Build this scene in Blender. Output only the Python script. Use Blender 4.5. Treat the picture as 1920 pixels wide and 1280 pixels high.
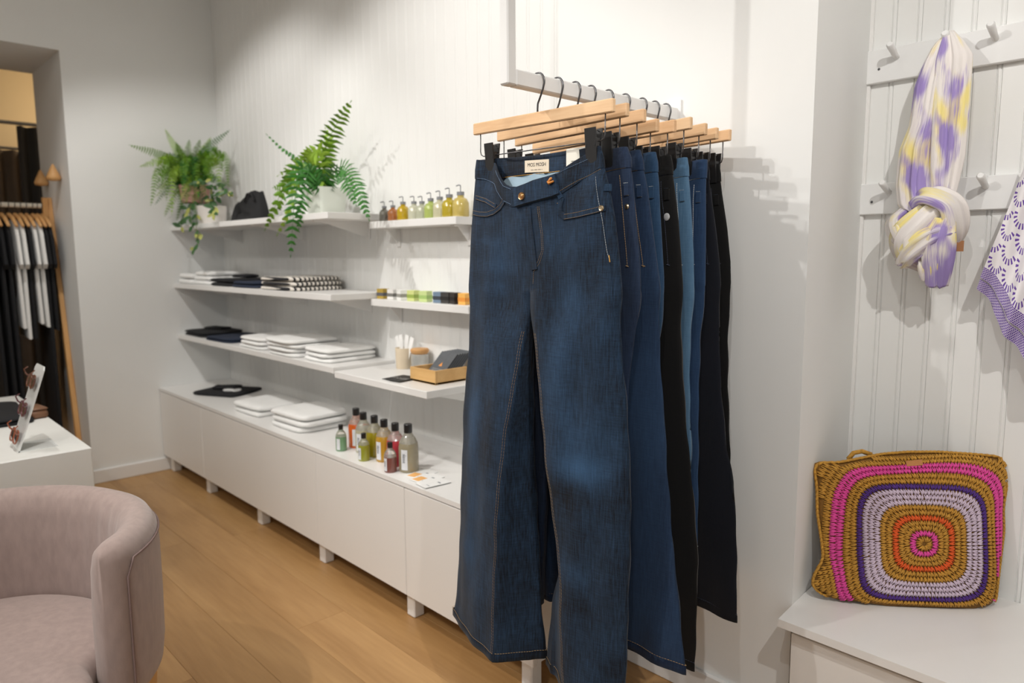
import bpy, bmesh, math, random
import numpy as np
from mathutils import Vector, Matrix
from mathutils.bvhtree import BVHTree

for o in list(bpy.data.objects): bpy.data.objects.remove(o, do_unlink=True)
scene = bpy.context.scene
COL = scene.collection
rnd = random.Random(7)
R = math.radians

# ------------------------------------------------------------------ camera
FPX = 1337.0
CAM = np.array([0.0, 0.0, 1.25])
YAW, TILT, ROLL = R(46.3), R(7.0), R(-0.35)
_fw = np.array([-math.sin(YAW)*math.cos(TILT), math.cos(YAW)*math.cos(TILT), -math.sin(TILT)])
_r0 = np.array([math.cos(YAW), math.sin(YAW), 0.0]); _u0 = np.cross(_r0, _fw)
_rt = _r0*math.cos(ROLL) + _u0*math.sin(ROLL)
_up = -_r0*math.sin(ROLL) + _u0*math.cos(ROLL)
cd = bpy.data.cameras.new('camera'); cam = bpy.data.objects.new('camera', cd); COL.objects.link(cam)
cam.matrix_world = Matrix(((_rt[0], _up[0], -_fw[0], CAM[0]), (_rt[1], _up[1], -_fw[1], CAM[1]),
                           (_rt[2], _up[2], -_fw[2], CAM[2]), (0, 0, 0, 1)))
cd.sensor_width = 36; cd.lens = FPX/1920*36; cd.clip_start = 0.02
cd.dof.use_dof = True; cd.dof.focus_distance = 1.62; cd.dof.aperture_fstop = 2.8
scene.camera = cam

# ------------------------------------------------------------------ world, lights, exposure
w = bpy.data.worlds.new('world'); scene.world = w; w.use_nodes = True
w.node_tree.nodes['Background'].inputs[0].default_value = (0.75, 0.8, 0.85, 1)
w.node_tree.nodes['Background'].inputs[1].default_value = 0.25
vs = scene.view_settings
vs.view_transform = 'Standard'; vs.look = 'None'; vs.gamma = 1; vs.exposure = 0.6
vs.use_curve_mapping = False

def spot(name, loc, target, power, angle, blend=0.6, radius=0.03, color=(1, 0.95, 0.89)):
    l = bpy.data.lights.new(name, 'SPOT'); l.energy = power; l.spot_size = R(angle); l.spot_blend = blend
    l.shadow_soft_size = radius; l.color = color
    o = bpy.data.objects.new(name, l); COL.objects.link(o); o.location = loc
    o.rotation_euler = (Vector(target)-Vector(loc)).to_track_quat('-Z', 'Y').to_euler()
    return o
def area(name, loc, target, power, sx, sy, color):
    l = bpy.data.lights.new(name, 'AREA'); l.energy = power; l.shape = 'RECTANGLE'; l.size = sx; l.size_y = sy; l.color = color
    o = bpy.data.objects.new(name, l); COL.objects.link(o); o.location = loc
    o.rotation_euler = (Vector(target)-Vector(loc)).to_track_quat('-Z', 'Y').to_euler()
    return o
WARM = (1.0, 0.972, 0.935)
spot('ceiling_spot_rack', (-1.75, -0.95, 2.72), (-1.05, 1.4, 1.0), 46, 78, 0.6, 0.018, WARM)
spot('ceiling_spot_rack_side', (-2.35, -0.75, 2.72), (-1.0, 1.5, 1.2), 15, 75, 0.6, 0.018, WARM)
spot('ceiling_spot_shelf_far', (-3.35, 0.45, 2.74), (-3.65, 1.75, 0.55), 30, 96, 0.45, 0.02, WARM)
spot('ceiling_spot_shelf_near', (-2.1, 0.36, 2.74), (-2.25, 1.75, 0.55), 42, 96, 0.45, 0.02, WARM)
spot('ceiling_spot_entrance', (-4.05, -0.35, 2.74), (-2.6, 1.75, 1.35), 12, 60, 0.5, 0.02, WARM)
spot('cabinet_fill_spot', (-1.5, -1.1, 2.74), (-2.7, 1.2, 0.2), 24, 75, 0.6, 0.03, WARM)  # added fill light to brighten the cabinet fronts, floor and chair
spot('ceiling_spot_alcove', (0.55, 0.35, 2.74), (-0.45, 2.1, 1.1), 58, 75, 0.5, 0.018, WARM)
spot('ceiling_spot_bench', (-0.2, 0.1, 2.74), (-0.5, 1.9, 0.5), 20, 70, 0.6, 0.02, WARM)
area('shop_window_daylight', (1.5, -1.3, 1.55), (-2.0, 0.4, 1.2), 15, 2.6, 1.9, (0.92, 0.97, 1.0))
area('overhead_fill_area', (-2.0, -1.2, 2.83), (-2.0, -1.2, 0), 17, 3.2, 1.4, (1.0, 0.945, 0.865))  # added soft warm fill for general ambience, no real fixture behind it
fl = bpy.data.lights.new('fitting_room_lamp', 'POINT'); fl.energy = 7; fl.color = (1.0, 0.80, 0.56); fl.shadow_soft_size = 0.1
flo = bpy.data.objects.new('fitting_room_lamp', fl); COL.objects.link(flo); flo.location = (-6.3, 1.55, 2.3)

# ------------------------------------------------------------------ measuring helpers (photo pixel + known plane -> metres)
def ray(px, py): return _fw + _rt*((px-960)/FPX) - _up*((py-640)/FPX)
def on_y(px, py, y): d = ray(px, py); return CAM + d*((y-CAM[1])/d[1])
def on_x(px, py, x): d = ray(px, py); return CAM + d*((x-CAM[0])/d[0])
def on_z(px, py, z): d = ray(px, py); return CAM + d*((z-CAM[2])/d[2])

# ------------------------------------------------------------------ object helpers
def tag(o, label=None, cat=None, group=None, kind=None):
    if label: o['label'] = label
    if cat: o['category'] = cat
    if group: o['group'] = group
    if kind: o['kind'] = kind
    return o
def empty(name, loc, rz=0, label=None, cat=None, group=None):
    o = bpy.data.objects.new(name, None); COL.objects.link(o); o.location = loc; o.rotation_euler = (0, 0, rz)
    o.empty_display_size = 0.05
    return tag(o, label, cat, group)
def copy_tree(o, parent=None):
    c = o.copy(); COL.objects.link(c); c.parent = parent
    for ch in o.children:
        copy_tree(ch, c)
    return c

class MB:
    def __init__(s): s.v = []; s.f = []; s.uv = None; s.att = None
    def add(s, vs, fs):
        n = len(s.v); s.v += [tuple(float(c) for c in p) for p in vs]; s.f += [tuple(n+i for i in f) for f in fs]; return s
    def box(s, lo, hi, bev=0.0):
        (x0, y0, z0), (x1, y1, z1) = lo, hi
        b = min(bev, (x1-x0)/2.01, (y1-y0)/2.01, (z1-z0)/2.01)
        if b <= 0:
            return s.add([(x0,y0,z0),(x1,y0,z0),(x1,y1,z0),(x0,y1,z0),(x0,y0,z1),(x1,y0,z1),(x1,y1,z1),(x0,y1,z1)],
                         [(0,3,2,1),(4,5,6,7),(0,1,5,4),(1,2,6,5),(2,3,7,6),(3,0,4,7)])
        X = (x0, x0+b, x1-b, x1); Y = (y0, y0+b, y1-b, y1); Z = (z0, z0+b, z1-b, z1)
        idx = {}; vs = []
        def V(i, j, k):
            key = (i, j, k)
            if key not in idx: idx[key] = len(vs); vs.append((X[i], Y[j], Z[k]))
            return idx[key]
        fs = []
        a, c = 1, 2
        fs += [(V(0,1,1),V(0,1,2),V(0,2,2),V(0,2,1)), (V(3,1,1),V(3,2,1),V(3,2,2),V(3,1,2)),
               (V(1,0,1),V(2,0,1),V(2,0,2),V(1,0,2)), (V(1,3,1),V(1,3,2),V(2,3,2),V(2,3,1)),
               (V(1,1,0),V(1,2,0),V(2,2,0),V(2,1,0)), (V(1,1,3),V(2,1,3),V(2,2,3),V(1,2,3))]
        for (i, io) in ((1, 0), (2, 3)):
            for (j, jo) in ((1, 0), (2, 3)):
                fs.append((V(io,j,1),V(io,j,2),V(i,jo,2),V(i,jo,1)))
                fs.append((V(io,1,j),V(io,2,j),V(i,2,jo),V(i,1,jo)))
                fs.append((V(1,io,j),V(2,io,j),V(2,i,jo),V(1,i,jo)))
                for (k, ko) in ((1, 0), (2, 3)):
                    fs.append((V(io,j,k),V(i,jo,k),V(i,j,ko)))
        return s.add(vs, fs)
    def tube(s, pts, r, n=8, cap=True, closed=False):
        pts = [np.array(p, float) for p in pts]; m = len(pts)
        rs = r if hasattr(r, '__len__') else [r]*m
        prev = None; vs = []; fs = []
        for i in range(m):
            if closed: t = pts[(i+1) % m]-pts[i-1]
            else: t = pts[min(i+1, m-1)]-pts[max(i-1, 0)]
            t = t/(np.linalg.norm(t)+1e-12)
            if prev is None:
                a = np.array([0, 0, 1.0]) if abs(t[2]) < 0.9 else np.array([1.0, 0, 0])
                x = np.cross(t, a)
            else: x = prev-t*(prev@t)
            x /= np.linalg.norm(x)+1e-12; prev = x; y = np.cross(t, x)
            for k in range(n):
                a = 2*math.pi*k/n; vs.append(pts[i]+rs[i]*(x*math.cos(a)+y*math.sin(a)))
        for i in range(m if closed else m-1):
            j = (i+1) % m
            for k in range(n):
                k2 = (k+1) % n; fs.append((i*n+k, i*n+k2, j*n+k2, j*n+k))
        if cap and not closed:
            fs.append(tuple(range(n-1, -1, -1))); fs.append(tuple((m-1)*n+k for k in range(n)))
        return s.add(vs, fs)
    def lathe(s, prof, n=24, c=(0, 0, 0), cap=True):
        vs = []; fs = []
        for (r, z) in prof:
            for k in range(n):
                a = 2*math.pi*k/n; vs.append((c[0]+r*math.cos(a), c[1]+r*math.sin(a), c[2]+z))
        for i in range(len(prof)-1):
            for k in range(n):
                k2 = (k+1) % n; fs.append((i*n+k, i*n+k2, (i+1)*n+k2, (i+1)*n+k))
        if cap:
            fs.append(tuple(range(n-1, -1, -1))); m = len(prof)-1; fs.append(tuple(m*n+k for k in range(n)))
        return s.add(vs, fs)
    def prism(s, poly, z0, z1):   # poly in xy
        n = len(poly); vs = [(x, y, z0) for x, y in poly]+[(x, y, z1) for x, y in poly]
        fs = [tuple(range(n-1, -1, -1)), tuple(range(n, 2*n))]+[(i, (i+1) % n, n+(i+1) % n, n+i) for i in range(n)]
        return s.add(vs, fs)
    def grid(s, P, nu, nv, close_u=False):
        vs = []; fs = []
        for i in range(nu):
            for j in range(nv): vs.append(P(i, j))
        for i in range(nu if close_u else nu-1):
            for j in range(nv-1):
                a = i*nv+j; b = ((i+1) % nu)*nv+j; fs.append((a, b, b+1, a+1))
        return s.add(vs, fs)
    def mesh(s, name, mat, smooth=False, fixn=True):
        me = bpy.data.meshes.new(name); me.from_pydata(s.v, [], s.f); me.update()
        if fixn:
            bm = bmesh.new(); bm.from_mesh(me); bmesh.ops.recalc_face_normals(bm, faces=bm.faces); bm.to_mesh(me); bm.free()
        if s.att is not None:
            at = me.attributes.new('fade', 'FLOAT', 'POINT'); at.data.foreach_set('value', [float(x) for x in s.att])
        if s.uv is not None:
            ul = me.uv_layers.new(name='UVMap')
            li = np.zeros(len(me.loops), dtype=np.int32); me.loops.foreach_get('vertex_index', li)
            uv = np.array(s.uv, dtype=np.float32)[li]; ul.data.foreach_set('uv', uv.ravel())
        if mat: me.materials.append(mat)
        if smooth: me.polygons.foreach_set('use_smooth', [True]*len(me.polygons))
        return me
    def build(s, name, mat, parent=None, smooth=False, fixn=True, sharp=None):
        me = s.mesh(name, mat, smooth, fixn)
        if smooth and sharp: me.set_sharp_from_angle(angle=R(sharp))
        o = bpy.data.objects.new(name, me); COL.objects.link(o); o.parent = parent
        return o
def mobj(name, me, parent=None, loc=None, rz=0):
    o = bpy.data.objects.new(name, me); COL.objects.link(o); o.parent = parent
    if loc is not None: o.location = loc
    o.rotation_euler = (0, 0, rz); return o
def text_mesh(name, body, size, mat, parent, mat4, extrude=0.0004, align='CENTER'):
    cu = bpy.data.curves.new(name, 'FONT'); cu.body = body; cu.size = size; cu.extrude = extrude
    cu.align_x = align; cu.align_y = 'CENTER'; cu.resolution_u = 2
    t = bpy.data.objects.new(name+'_tmp', cu); COL.objects.link(t)
    dg = bpy.context.evaluated_depsgraph_get(); me = bpy.data.meshes.new_from_object(t.evaluated_get(dg))
    bpy.data.objects.remove(t, do_unlink=True); me.materials.clear(); me.materials.append(mat); me.name = name
    o = bpy.data.objects.new(name, me); COL.objects.link(o); o.parent = parent; o.matrix_local = mat4; return o
def frame(origin, xa, ya):
    x = Vector(xa).normalized(); y = Vector(ya); y = (y-x*y.dot(x)).normalized(); z = x.cross(y)
    return Matrix(((x[0], y[0], z[0], origin[0]), (x[1], y[1], z[1], origin[1]), (x[2], y[2], z[2], origin[2]), (0, 0, 0, 1)))
def interp(tab, x):
    xs = [p[0] for p in tab]; ys = [p[1] for p in tab]
    if xs[0] > xs[-1]: xs = xs[::-1]; ys = ys[::-1]
    return float(np.interp(x, xs, ys))
def sm(a, b, x):
    t = min(1, max(0, (x-a)/(b-a))); return t*t*(3-2*t)

# ------------------------------------------------------------------ materials
MATS = {}
def mat(name, col, rough=0.5, metal=0.0, var=0.0, vscale=20, bump=0.0, bscale=200, stretch=(1, 1, 1), spec=0.5, trans=0.0, rand=0.0, sheen=0.0, coat=0.0):
    if name in MATS: return MATS[name]
    m = bpy.data.materials.new(name); m.use_nodes = True; nt = m.node_tree; b = nt.nodes['Principled BSDF']
    b.inputs['Roughness'].default_value = rough; b.inputs['Metallic'].default_value = metal
    b.inputs['Specular IOR Level'].default_value = spec; b.inputs['Transmission Weight'].default_value = trans
    b.inputs['Sheen Weight'].default_value = sheen; b.inputs['Coat Weight'].default_value = coat
    c = (*col, 1)
    tc = nt.nodes.new('ShaderNodeTexCoord'); mp = nt.nodes.new('ShaderNodeMapping'); mp.inputs['Scale'].default_value = stretch
    nt.links.new(tc.outputs['Object'], mp.inputs[0])
    nz = nt.nodes.new('ShaderNodeTexNoise'); nz.inputs['Scale'].default_value = vscale; nz.inputs['Detail'].default_value = 4
    nt.links.new(mp.outputs[0], nz.inputs['Vector'])
    rp = nt.nodes.new('ShaderNodeMapRange'); rp.inputs['To Min'].default_value = 1-var; rp.inputs['To Max'].default_value = 1+var
    rp.inputs['From Min'].default_value = 0.3; rp.inputs['From Max'].default_value = 0.7
    nt.links.new(nz.outputs['Fac'], rp.inputs['Value'])
    mx = nt.nodes.new('ShaderNodeVectorMath'); mx.operation = 'SCALE'; mx.inputs[0].default_value = col
    nt.links.new(rp.outputs[0], mx.inputs['Scale']); last = mx.outputs[0]
    if rand:
        oi = nt.nodes.new('ShaderNodeObjectInfo'); r2 = nt.nodes.new('ShaderNodeMapRange')
        r2.inputs['To Min'].default_value = 1-rand; r2.inputs['To Max'].default_value = 1+rand
        nt.links.new(oi.outputs['Random'], r2.inputs['Value'])
        m2 = nt.nodes.new('ShaderNodeVectorMath'); m2.operation = 'SCALE'; nt.links.new(last, m2.inputs[0]); nt.links.new(r2.outputs[0], m2.inputs['Scale']); last = m2.outputs[0]
    nt.links.new(last, b.inputs['Base Color'])
    if bump:
        n2 = nt.nodes.new('ShaderNodeTexNoise'); n2.inputs['Scale'].default_value = bscale; n2.inputs['Detail'].default_value = 3
        nt.links.new(mp.outputs[0], n2.inputs['Vector'])
        bp = nt.nodes.new('ShaderNodeBump'); bp.inputs['Strength'].default_value = bump; bp.inputs['Distance'].default_value = 0.002
        nt.links.new(n2.outputs['Fac'], bp.inputs['Height']); nt.links.new(bp.outputs[0], b.inputs['Normal'])
    MATS[name] = m; return m
def s2l(r, g, b):
    f = lambda c: (c/255/12.92) if c/255 <= 0.04045 else ((c/255+0.055)/1.055)**2.4
    return (f(r), f(g), f(b))

WALL = mat('wall_paint', (0.83, 0.835, 0.82), 0.6, var=0.015, vscale=3, bump=0.05, bscale=60)
BEAD = mat('beadboard_paint', (0.83, 0.83, 0.81), 0.5, var=0.015, vscale=4, bump=0.03, bscale=60)
TRIM = mat('white_trim', (0.84, 0.83, 0.81), 0.45)
LAMI = mat('white_laminate', (0.82, 0.81, 0.79), 0.35, var=0.01, vscale=3)
CABF = mat('cabinet_front_white', (0.80, 0.78, 0.75), 0.4, var=0.01, vscale=3)
STEEL = mat('dark_steel', (0.13, 0.13, 0.135), 0.35, metal=0.9)
BLACKP = mat('black_plastic', (0.018, 0.018, 0.019), 0.38)
BRASS = mat('brass', (0.75, 0.52, 0.25), 0.28, metal=1.0)
WHITE = mat('white_painted_wood', (0.82, 0.82, 0.81), 0.45, var=0.02, vscale=8, bump=0.05, bscale=80)

def wood(name, c1, c2, scale=6, axis=0, rough=0.45, rand=0.1, ring=1.0, contrast=1.0):
    m = bpy.data.materials.new(name); m.use_nodes = True; nt = m.node_tree; b = nt.nodes['Principled BSDF']; b.inputs['Roughness'].default_value = rough
    tc = nt.nodes.new('ShaderNodeTexCoord'); oi = nt.nodes.new('ShaderNodeObjectInfo')
    ad = nt.nodes.new('ShaderNodeVectorMath'); ad.operation = 'ADD'
    cm = nt.nodes.new('ShaderNodeCombineXYZ'); mu = nt.nodes.new('ShaderNodeMath'); mu.operation = 'MULTIPLY'; mu.inputs[1].default_value = 37.0
    nt.links.new(oi.outputs['Random'], mu.inputs[0])
    for i in range(3): nt.links.new(mu.outputs[0], cm.inputs[i])
    nt.links.new(tc.outputs['Object'], ad.inputs[0]); nt.links.new(cm.outputs[0], ad.inputs[1])
    mp = nt.nodes.new('ShaderNodeMapping'); sc = [1, 1, 1]; sc[axis] = 0.09; mp.inputs['Scale'].default_value = sc
    nt.links.new(ad.outputs[0], mp.inputs[0])
    n1 = nt.nodes.new('ShaderNodeTexNoise'); n1.inputs['Scale'].default_value = scale; n1.inputs['Detail'].default_value = 6; n1.inputs['Distortion'].default_value = ring
    n2 = nt.nodes.new('ShaderNodeTexNoise'); n2.inputs['Scale'].default_value = scale*14; n2.inputs['Detail'].default_value = 3
    nt.links.new(mp.outputs[0], n1.inputs['Vector']); nt.links.new(mp.outputs[0], n2.inputs['Vector'])
    mm = nt.nodes.new('ShaderNodeMath'); mm.operation = 'MULTIPLY_ADD'; mm.inputs[1].default_value = 0.35
    nt.links.new(n2.outputs['Fac'], mm.inputs[0]); nt.links.new(n1.outputs['Fac'], mm.inputs[2])
    rp = nt.nodes.new('ShaderNodeMapRange'); rp.inputs['From Min'].default_value = 0.68-0.22/contrast; rp.inputs['From Max'].default_value = 0.68+0.22/contrast
    nt.links.new(mm.outputs[0], rp.inputs['Value'])
    mx = nt.nodes.new('ShaderNodeMix'); mx.data_type = 'RGBA'; mx.inputs['A'].default_value = (*c1, 1); mx.inputs['B'].default_value = (*c2, 1)
    nt.links.new(rp.outputs[0], mx.inputs['Factor'])
    r2 = nt.nodes.new('ShaderNodeMapRange'); r2.inputs['To Min'].default_value = 1-rand; r2.inputs['To Max'].default_value = 1+rand
    nt.links.new(oi.outputs['Random'], r2.inputs['Value'])
    sv = nt.nodes.new('ShaderNodeVectorMath'); sv.operation = 'SCALE'; nt.links.new(mx.outputs['Result'], sv.inputs[0]); nt.links.new(r2.outputs[0], sv.inputs['Scale'])
    nt.links.new(sv.outputs[0], b.inputs['Base Color'])
    bp = nt.nodes.new('ShaderNodeBump'); bp.inputs['Strength'].default_value = 0.08; bp.inputs['Distance'].default_value = 0.002
    nt.links.new(n2.outputs['Fac'], bp.inputs['Height']); nt.links.new(bp.outputs[0], b.inputs['Normal'])
    MATS[name] = m; return m
OAK = wood('oak_floor', s2l(156, 116, 70), s2l(186, 146, 96), 5, 0, 0.42, 0.05)
BEECH = wood('beech_wood', s2l(214, 170, 126), s2l(235, 200, 158), 16, 0, 0.5, 0.06, 0.5)
PINE = wood('pine_wood', s2l(205, 150, 92), s2l(226, 178, 118), 18, 2, 0.5, 0.06, 0.5)
BAMBOO = wood('bamboo_wood', s2l(206, 158, 96), s2l(226, 184, 122), 24, 0, 0.5, 0.06, 0.5)

# ================================================================== THE SETTING
XL, YS, YP, YA, XP, XC = -4.37, 1.755, 1.697, 2.12, -1.558, -0.752
CEIL = 2.86
floor = MB().box((-7.2, -3.0, -0.12), (1.7, 2.3, -0.014)).build('floor', mat('subfloor', (0.12, 0.08, 0.05), 0.8)); tag(floor, kind='structure')
# individual planks along the wall
PW = 0.178
plank_me = {}
row = 0; y = YS-0.004
while y > -2.2:
    x = -7.1+rnd.uniform(0, 1.4)-1.4
    while x < 1.5:
        ln = rnd.choice((1.6, 1.8, 2.0))
        if ln not in plank_me:
            plank_me[ln] = MB().box((0.0003, -PW+0.0003, -0.014), (ln-0.0003, -0.0003, 0.0), 0.0005).mesh('plank', OAK)
        if x+ln > -7.0: mobj('plank', plank_me[ln], floor, (x, y, 0))
        x += ln
    y -= PW; row += 1
tag(MB().box((-7.2, -3.0, CEIL), (1.7, 2.3, CEIL+0.1)).build('ceiling', mat('ceiling_paint', (0.78, 0.77, 0.74), 0.7)), kind='structure')

def boards(parent, x0, x1, y, z0, z1, wd, dp=0.0035):
    # beadboard: each board has a flat face, an edge groove and one raised bead
    t = 0.009; b = t-dp; poly = [(0.0002, 0), (0.0002, -b), (0.002, -t), (wd-0.0115, -t), (wd-0.0105, -b), (wd-0.0095, -b),
                       (wd-0.0085, -t+dp*0.2), (wd-0.006, -t), (wd-0.003, -t+dp*0.2), (wd-0.0012, -b), (wd-0.0002, -b), (wd-0.0002, 0)]
    me = MB().prism(poly, z0, z1).mesh('board', BEAD)
    n = int(round((x1-x0)/wd))
    for i in range(n): mobj('board', me, parent, (x0+i*wd, y, 0))
wb = MB().box((XL, YS+0.009, 0), (XP+0.0, YS+0.15, CEIL)).build('wall_back', WALL); tag(wb, kind='structure')
wd = (XP-XL)/45
boards(wb, XL, XP, YS+0.009, 0.0, CEIL, wd, 0.0012)
wl = MB()
wl.box((-5.03, 0.965, 0), (XL, YS+0.15, CEIL)); wl.box((-5.03, -0.75, 2.305), (XL, 0.965, CEIL)); wl.box((-5.03, -3.0, 0), (XL, -0.75, CEIL))
wl = wl.build('wall_left', WALL); tag(wl, kind='structure')
bb = MB().box((XL, 0.965, 0), (XL+0.014, YS, 0.075), 0.003); bb = bb.build('baseboard_left', TRIM); tag(bb, kind='structure')
pil = MB().prism([(XP, YP), (XC, YP), (-0.792, YA+0.02), (-0.792, 2.3), (XP, 2.3)], 0, CEIL).build('wall_pillar', WALL); tag(pil, kind='structure')
bt = MB().box((-1.30, YP-0.014, 0), (XC-0.03, YP, 0.075), 0.003).build('baseboard_pillar', TRIM); tag(bt, kind='structure')
wa = MB().box((-0.80, YA+0.009, 0), (1.6, YA+0.15, CEIL)).build('wall_alcove', WALL); tag(wa, kind='structure')
boards(wa, -0.789, -0.789+0.0622*38, YA+0.009, 0.0, CEIL, 0.0622, 0.003)
tr = MB().box((-0.796, YA-0.012, 0.36), (-0.782, YA+0.002, CEIL), 0.003).build('trim_1', TRIM); tag(tr, kind='structure')
tag(MB().box((1.6, -3.0, 0), (1.7, 2.3, CEIL)).build('wall_right', mat('warm_white_paint', (0.78, 0.74, 0.68), 0.7)), kind='structure')
wf = MB(); wf.box((XL-0.7, -3.05, 0), (-2.6, -2.95, CEIL)); wf.box((1.3, -3.05, 0), (1.7, -2.95, CEIL)); wf.box((-2.6, -3.05, 0), (1.3, -2.95, 0.4)); wf.box((-2.6, -3.05, 2.7), (1.3, -2.95, CEIL))
tag(wf.build('wall_front', MATS['warm_white_paint']), kind='structure')
# fitting room behind the doorway
FIT = mat('warm_cream_paint', s2l(226, 206, 168), 0.7, var=0.03, vscale=2)
tag(MB().box((-7.1, -3.0, 0), (-7.0, 2.3, CEIL)).build('wall_fitting_room', FIT), kind='structure')
tag(MB().box((-7.0, 2.2, 0), (-5.03, 2.3, CEIL)).build('wall_fitting_room_side', FIT), kind='structure')
tag(MB().box((-7.0, -3.05, 0), (-5.03, -2.95, CEIL)).build('wall_fitting_room_front', FIT), kind='structure')

# ================================================================== CABINETS AND SHELVES
ct = MB().prism([(XL+0.002, 1.335), (-1.32, 1.335), (-1.32, YP-0.002), (XP, YP-0.002), (XP-0.001, YS-0.002), (XL+0.002, YS-0.002)], 0.477, 0.493)
ct = ct.build('cabinet_top', LAMI); tag(ct, 'long white laminate top running over the row of low cabinets', 'countertop')
def cabinet(x0, x1, fronts, label, legs):
    e = empty('low_cabinet', ((x0+x1)/2, 1.5, 0), 0, label, 'cabinet', 'low white cabinets along the wall')
    m = MB(); m.box((x0+0.001-(x0+x1)/2, 1.355-1.5, 0.1), (x1-0.001-(x0+x1)/2, 1.69-1.5, 0.477)); m.build('body', LAMI, e)
    for (a, b) in fronts:
        m = MB(); m.box((a+0.0012-(x0+x1)/2, 1.337-1.5, 0.092), (b-0.0012-(x0+x1)/2, 1.355-1.5, 0.472), 0.002); m.build('door', CABF, e)
    for lx in legs:
        for ly in (1.385, 1.62):
            m = MB(); m.box((lx-0.022-(x0+x1)/2, ly-0.022-1.5, 0.0), (lx+0.022-(x0+x1)/2, ly+0.022-1.5, 0.1), 0.004); m.build('leg', TRIM, e)
cabinet(-4.365, -3.742, [(-4.365, -3.742)], 'narrow low white cabinet in the corner by the grey wall', [-4.31, -3.77])
cabinet(-3.742, -2.536, [(-3.742, -2.536)], 'low white cabinet under the folded white tops', [-3.145, -2.56])
cabinet(-2.536, -1.32, [(-2.536, -1.93), (-1.93, -1.32)], 'low white cabinet under the soap bottles, partly behind the jeans', [-1.945, -1.375])

def bracket(e, x, y0, y1, ztop):
    m = MB(); m.box((x-0.012, y1-0.006, ztop-0.075), (x+0.012, y1, ztop), 0.001); m.box((x-0.012, y0+0.03, ztop-0.005), (x+0.012, y1, ztop), 0.001)
    m.add([(x-0.0015, y1, ztop-0.07), (x-0.0015, y0+0.05, ztop), (x-0.0015, y1, ztop), (x+0.0015, y1, ztop-0.07), (x+0.0015, y0+0.05, ztop), (x+0.0015, y1, ztop)],
          [(0, 1, 2), (3, 5, 4), (0, 3, 4, 1), (1, 4, 5, 2), (0, 2, 5, 3)])
    return m.build('bracket', TRIM, e)
def shelf(x0, x1, y0, ztop, label, br, th=0.026):
    e = empty('wall_shelf', (0, 0, 0), 0, label, 'shelf', 'white wall shelves')
    m = MB(); m.box((x0, y0, ztop-th), (x1, YS-0.001, ztop), 0.0015); m.build('board', LAMI, e)
    for bx in br: bracket(e, bx, y0, YS-0.001, ztop-th)
    return e
XLR = -2.577
shelf(XL+0.001, XLR, 1.455, 1.42, 'long white wall shelf holding the ferns', [-4.1, -3.35, -2.75])
shelf(XL+0.001, XLR, 1.455, 1.092, 'long white wall shelf with striped and navy folded tops', [-4.1, -3.35, -2.75])
shelf(XL+0.001, XLR, 1.455, 0.796, 'long white wall shelf with the rows of white folded tops', [-4.1, -3.35, -2.75])
shelf(-2.566, -2.003, 1.64, 1.385, 'narrow white ledge carrying the pump bottles', [-2.52, -2.06], 0.028)
shelf(-2.572, -1.94, 1.64, 1.066, 'narrow white ledge carrying the row of small boxes', [-2.52, -2.0], 0.028)
shelf(-2.570, -1.95, 1.455, 0.781, 'short white shelf holding the wooden card box', [-2.52, -2.0])

# ================================================================== BENCH IN THE ALCOVE
e = empty('storage_bench', (0, 0, 0), 0, 'white storage bench in the alcove under the crochet bag', 'bench')
m = MB(); m.prism([(-0.745, 1.607), (0.9, 1.607), (0.9, YA), (-0.783, YA), (-0.752, 1.69)], 0.34, 0.36); m.build('seat', LAMI, e)
m = MB(); m.box((-0.722, 1.632, 0.0), (0.9, 1.65, 0.322), 0.001); m.build('front_panel', CABF, e)
m = MB(); m.box((-0.722, 1.65, 0.0), (-0.704, 2.1, 0.34)); m.build('side_panel', CABF, e)
m = MB(); m.box((-0.704, 1.65, 0.318), (0.9, 1.70, 0.34)); m.build('rail', CABF, e)

# ================================================================== PEG RAILS
def pegrail(z0, z1, label, pegs):
    e = empty('peg_rail', (0, 0, 0), 0, label, 'peg rail', 'peg rails on the alcove wall')
    m = MB(); m.box((-0.797, YA-0.019, z0), (0.7, YA+0.001, z1), 0.002); m.build('board', WHITE, e)
    for px in pegs:
        m = MB(); zc = (z0+z1)/2+0.015
        m.tube([(px, YA-0.017, zc), (px, YA-0.03, zc+0.003), (px, YA-0.072, zc+0.022), (px, YA-0.0755, zc+0.0236)], [0.0075, 0.0075, 0.0095, 0.0065], 14); m.build('peg', WHITE, e, True, sharp=40)
    for px in (-0.758,):
        m = MB(); m.lathe([(0.003, 0), (0.0035, 0.0008), (0.001, 0.0012)], 10); o = m.build('screw', STEEL, e); o.location = (px, YA-0.019, (z0+z1)/2-0.008); o.rotation_euler = (R(90), 0, 0)
    return e
pegrail(1.703, 1.79, 'upper white peg rail that the tie-dyed scarf hangs from', [-0.715, -0.588, -0.492, -0.38, -0.27, -0.15])
pegrail(1.352, 1.436, 'lower white peg rail behind the scarf knot', [-0.715, -0.60, -0.49, -0.38, -0.27, -0.15])

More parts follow.
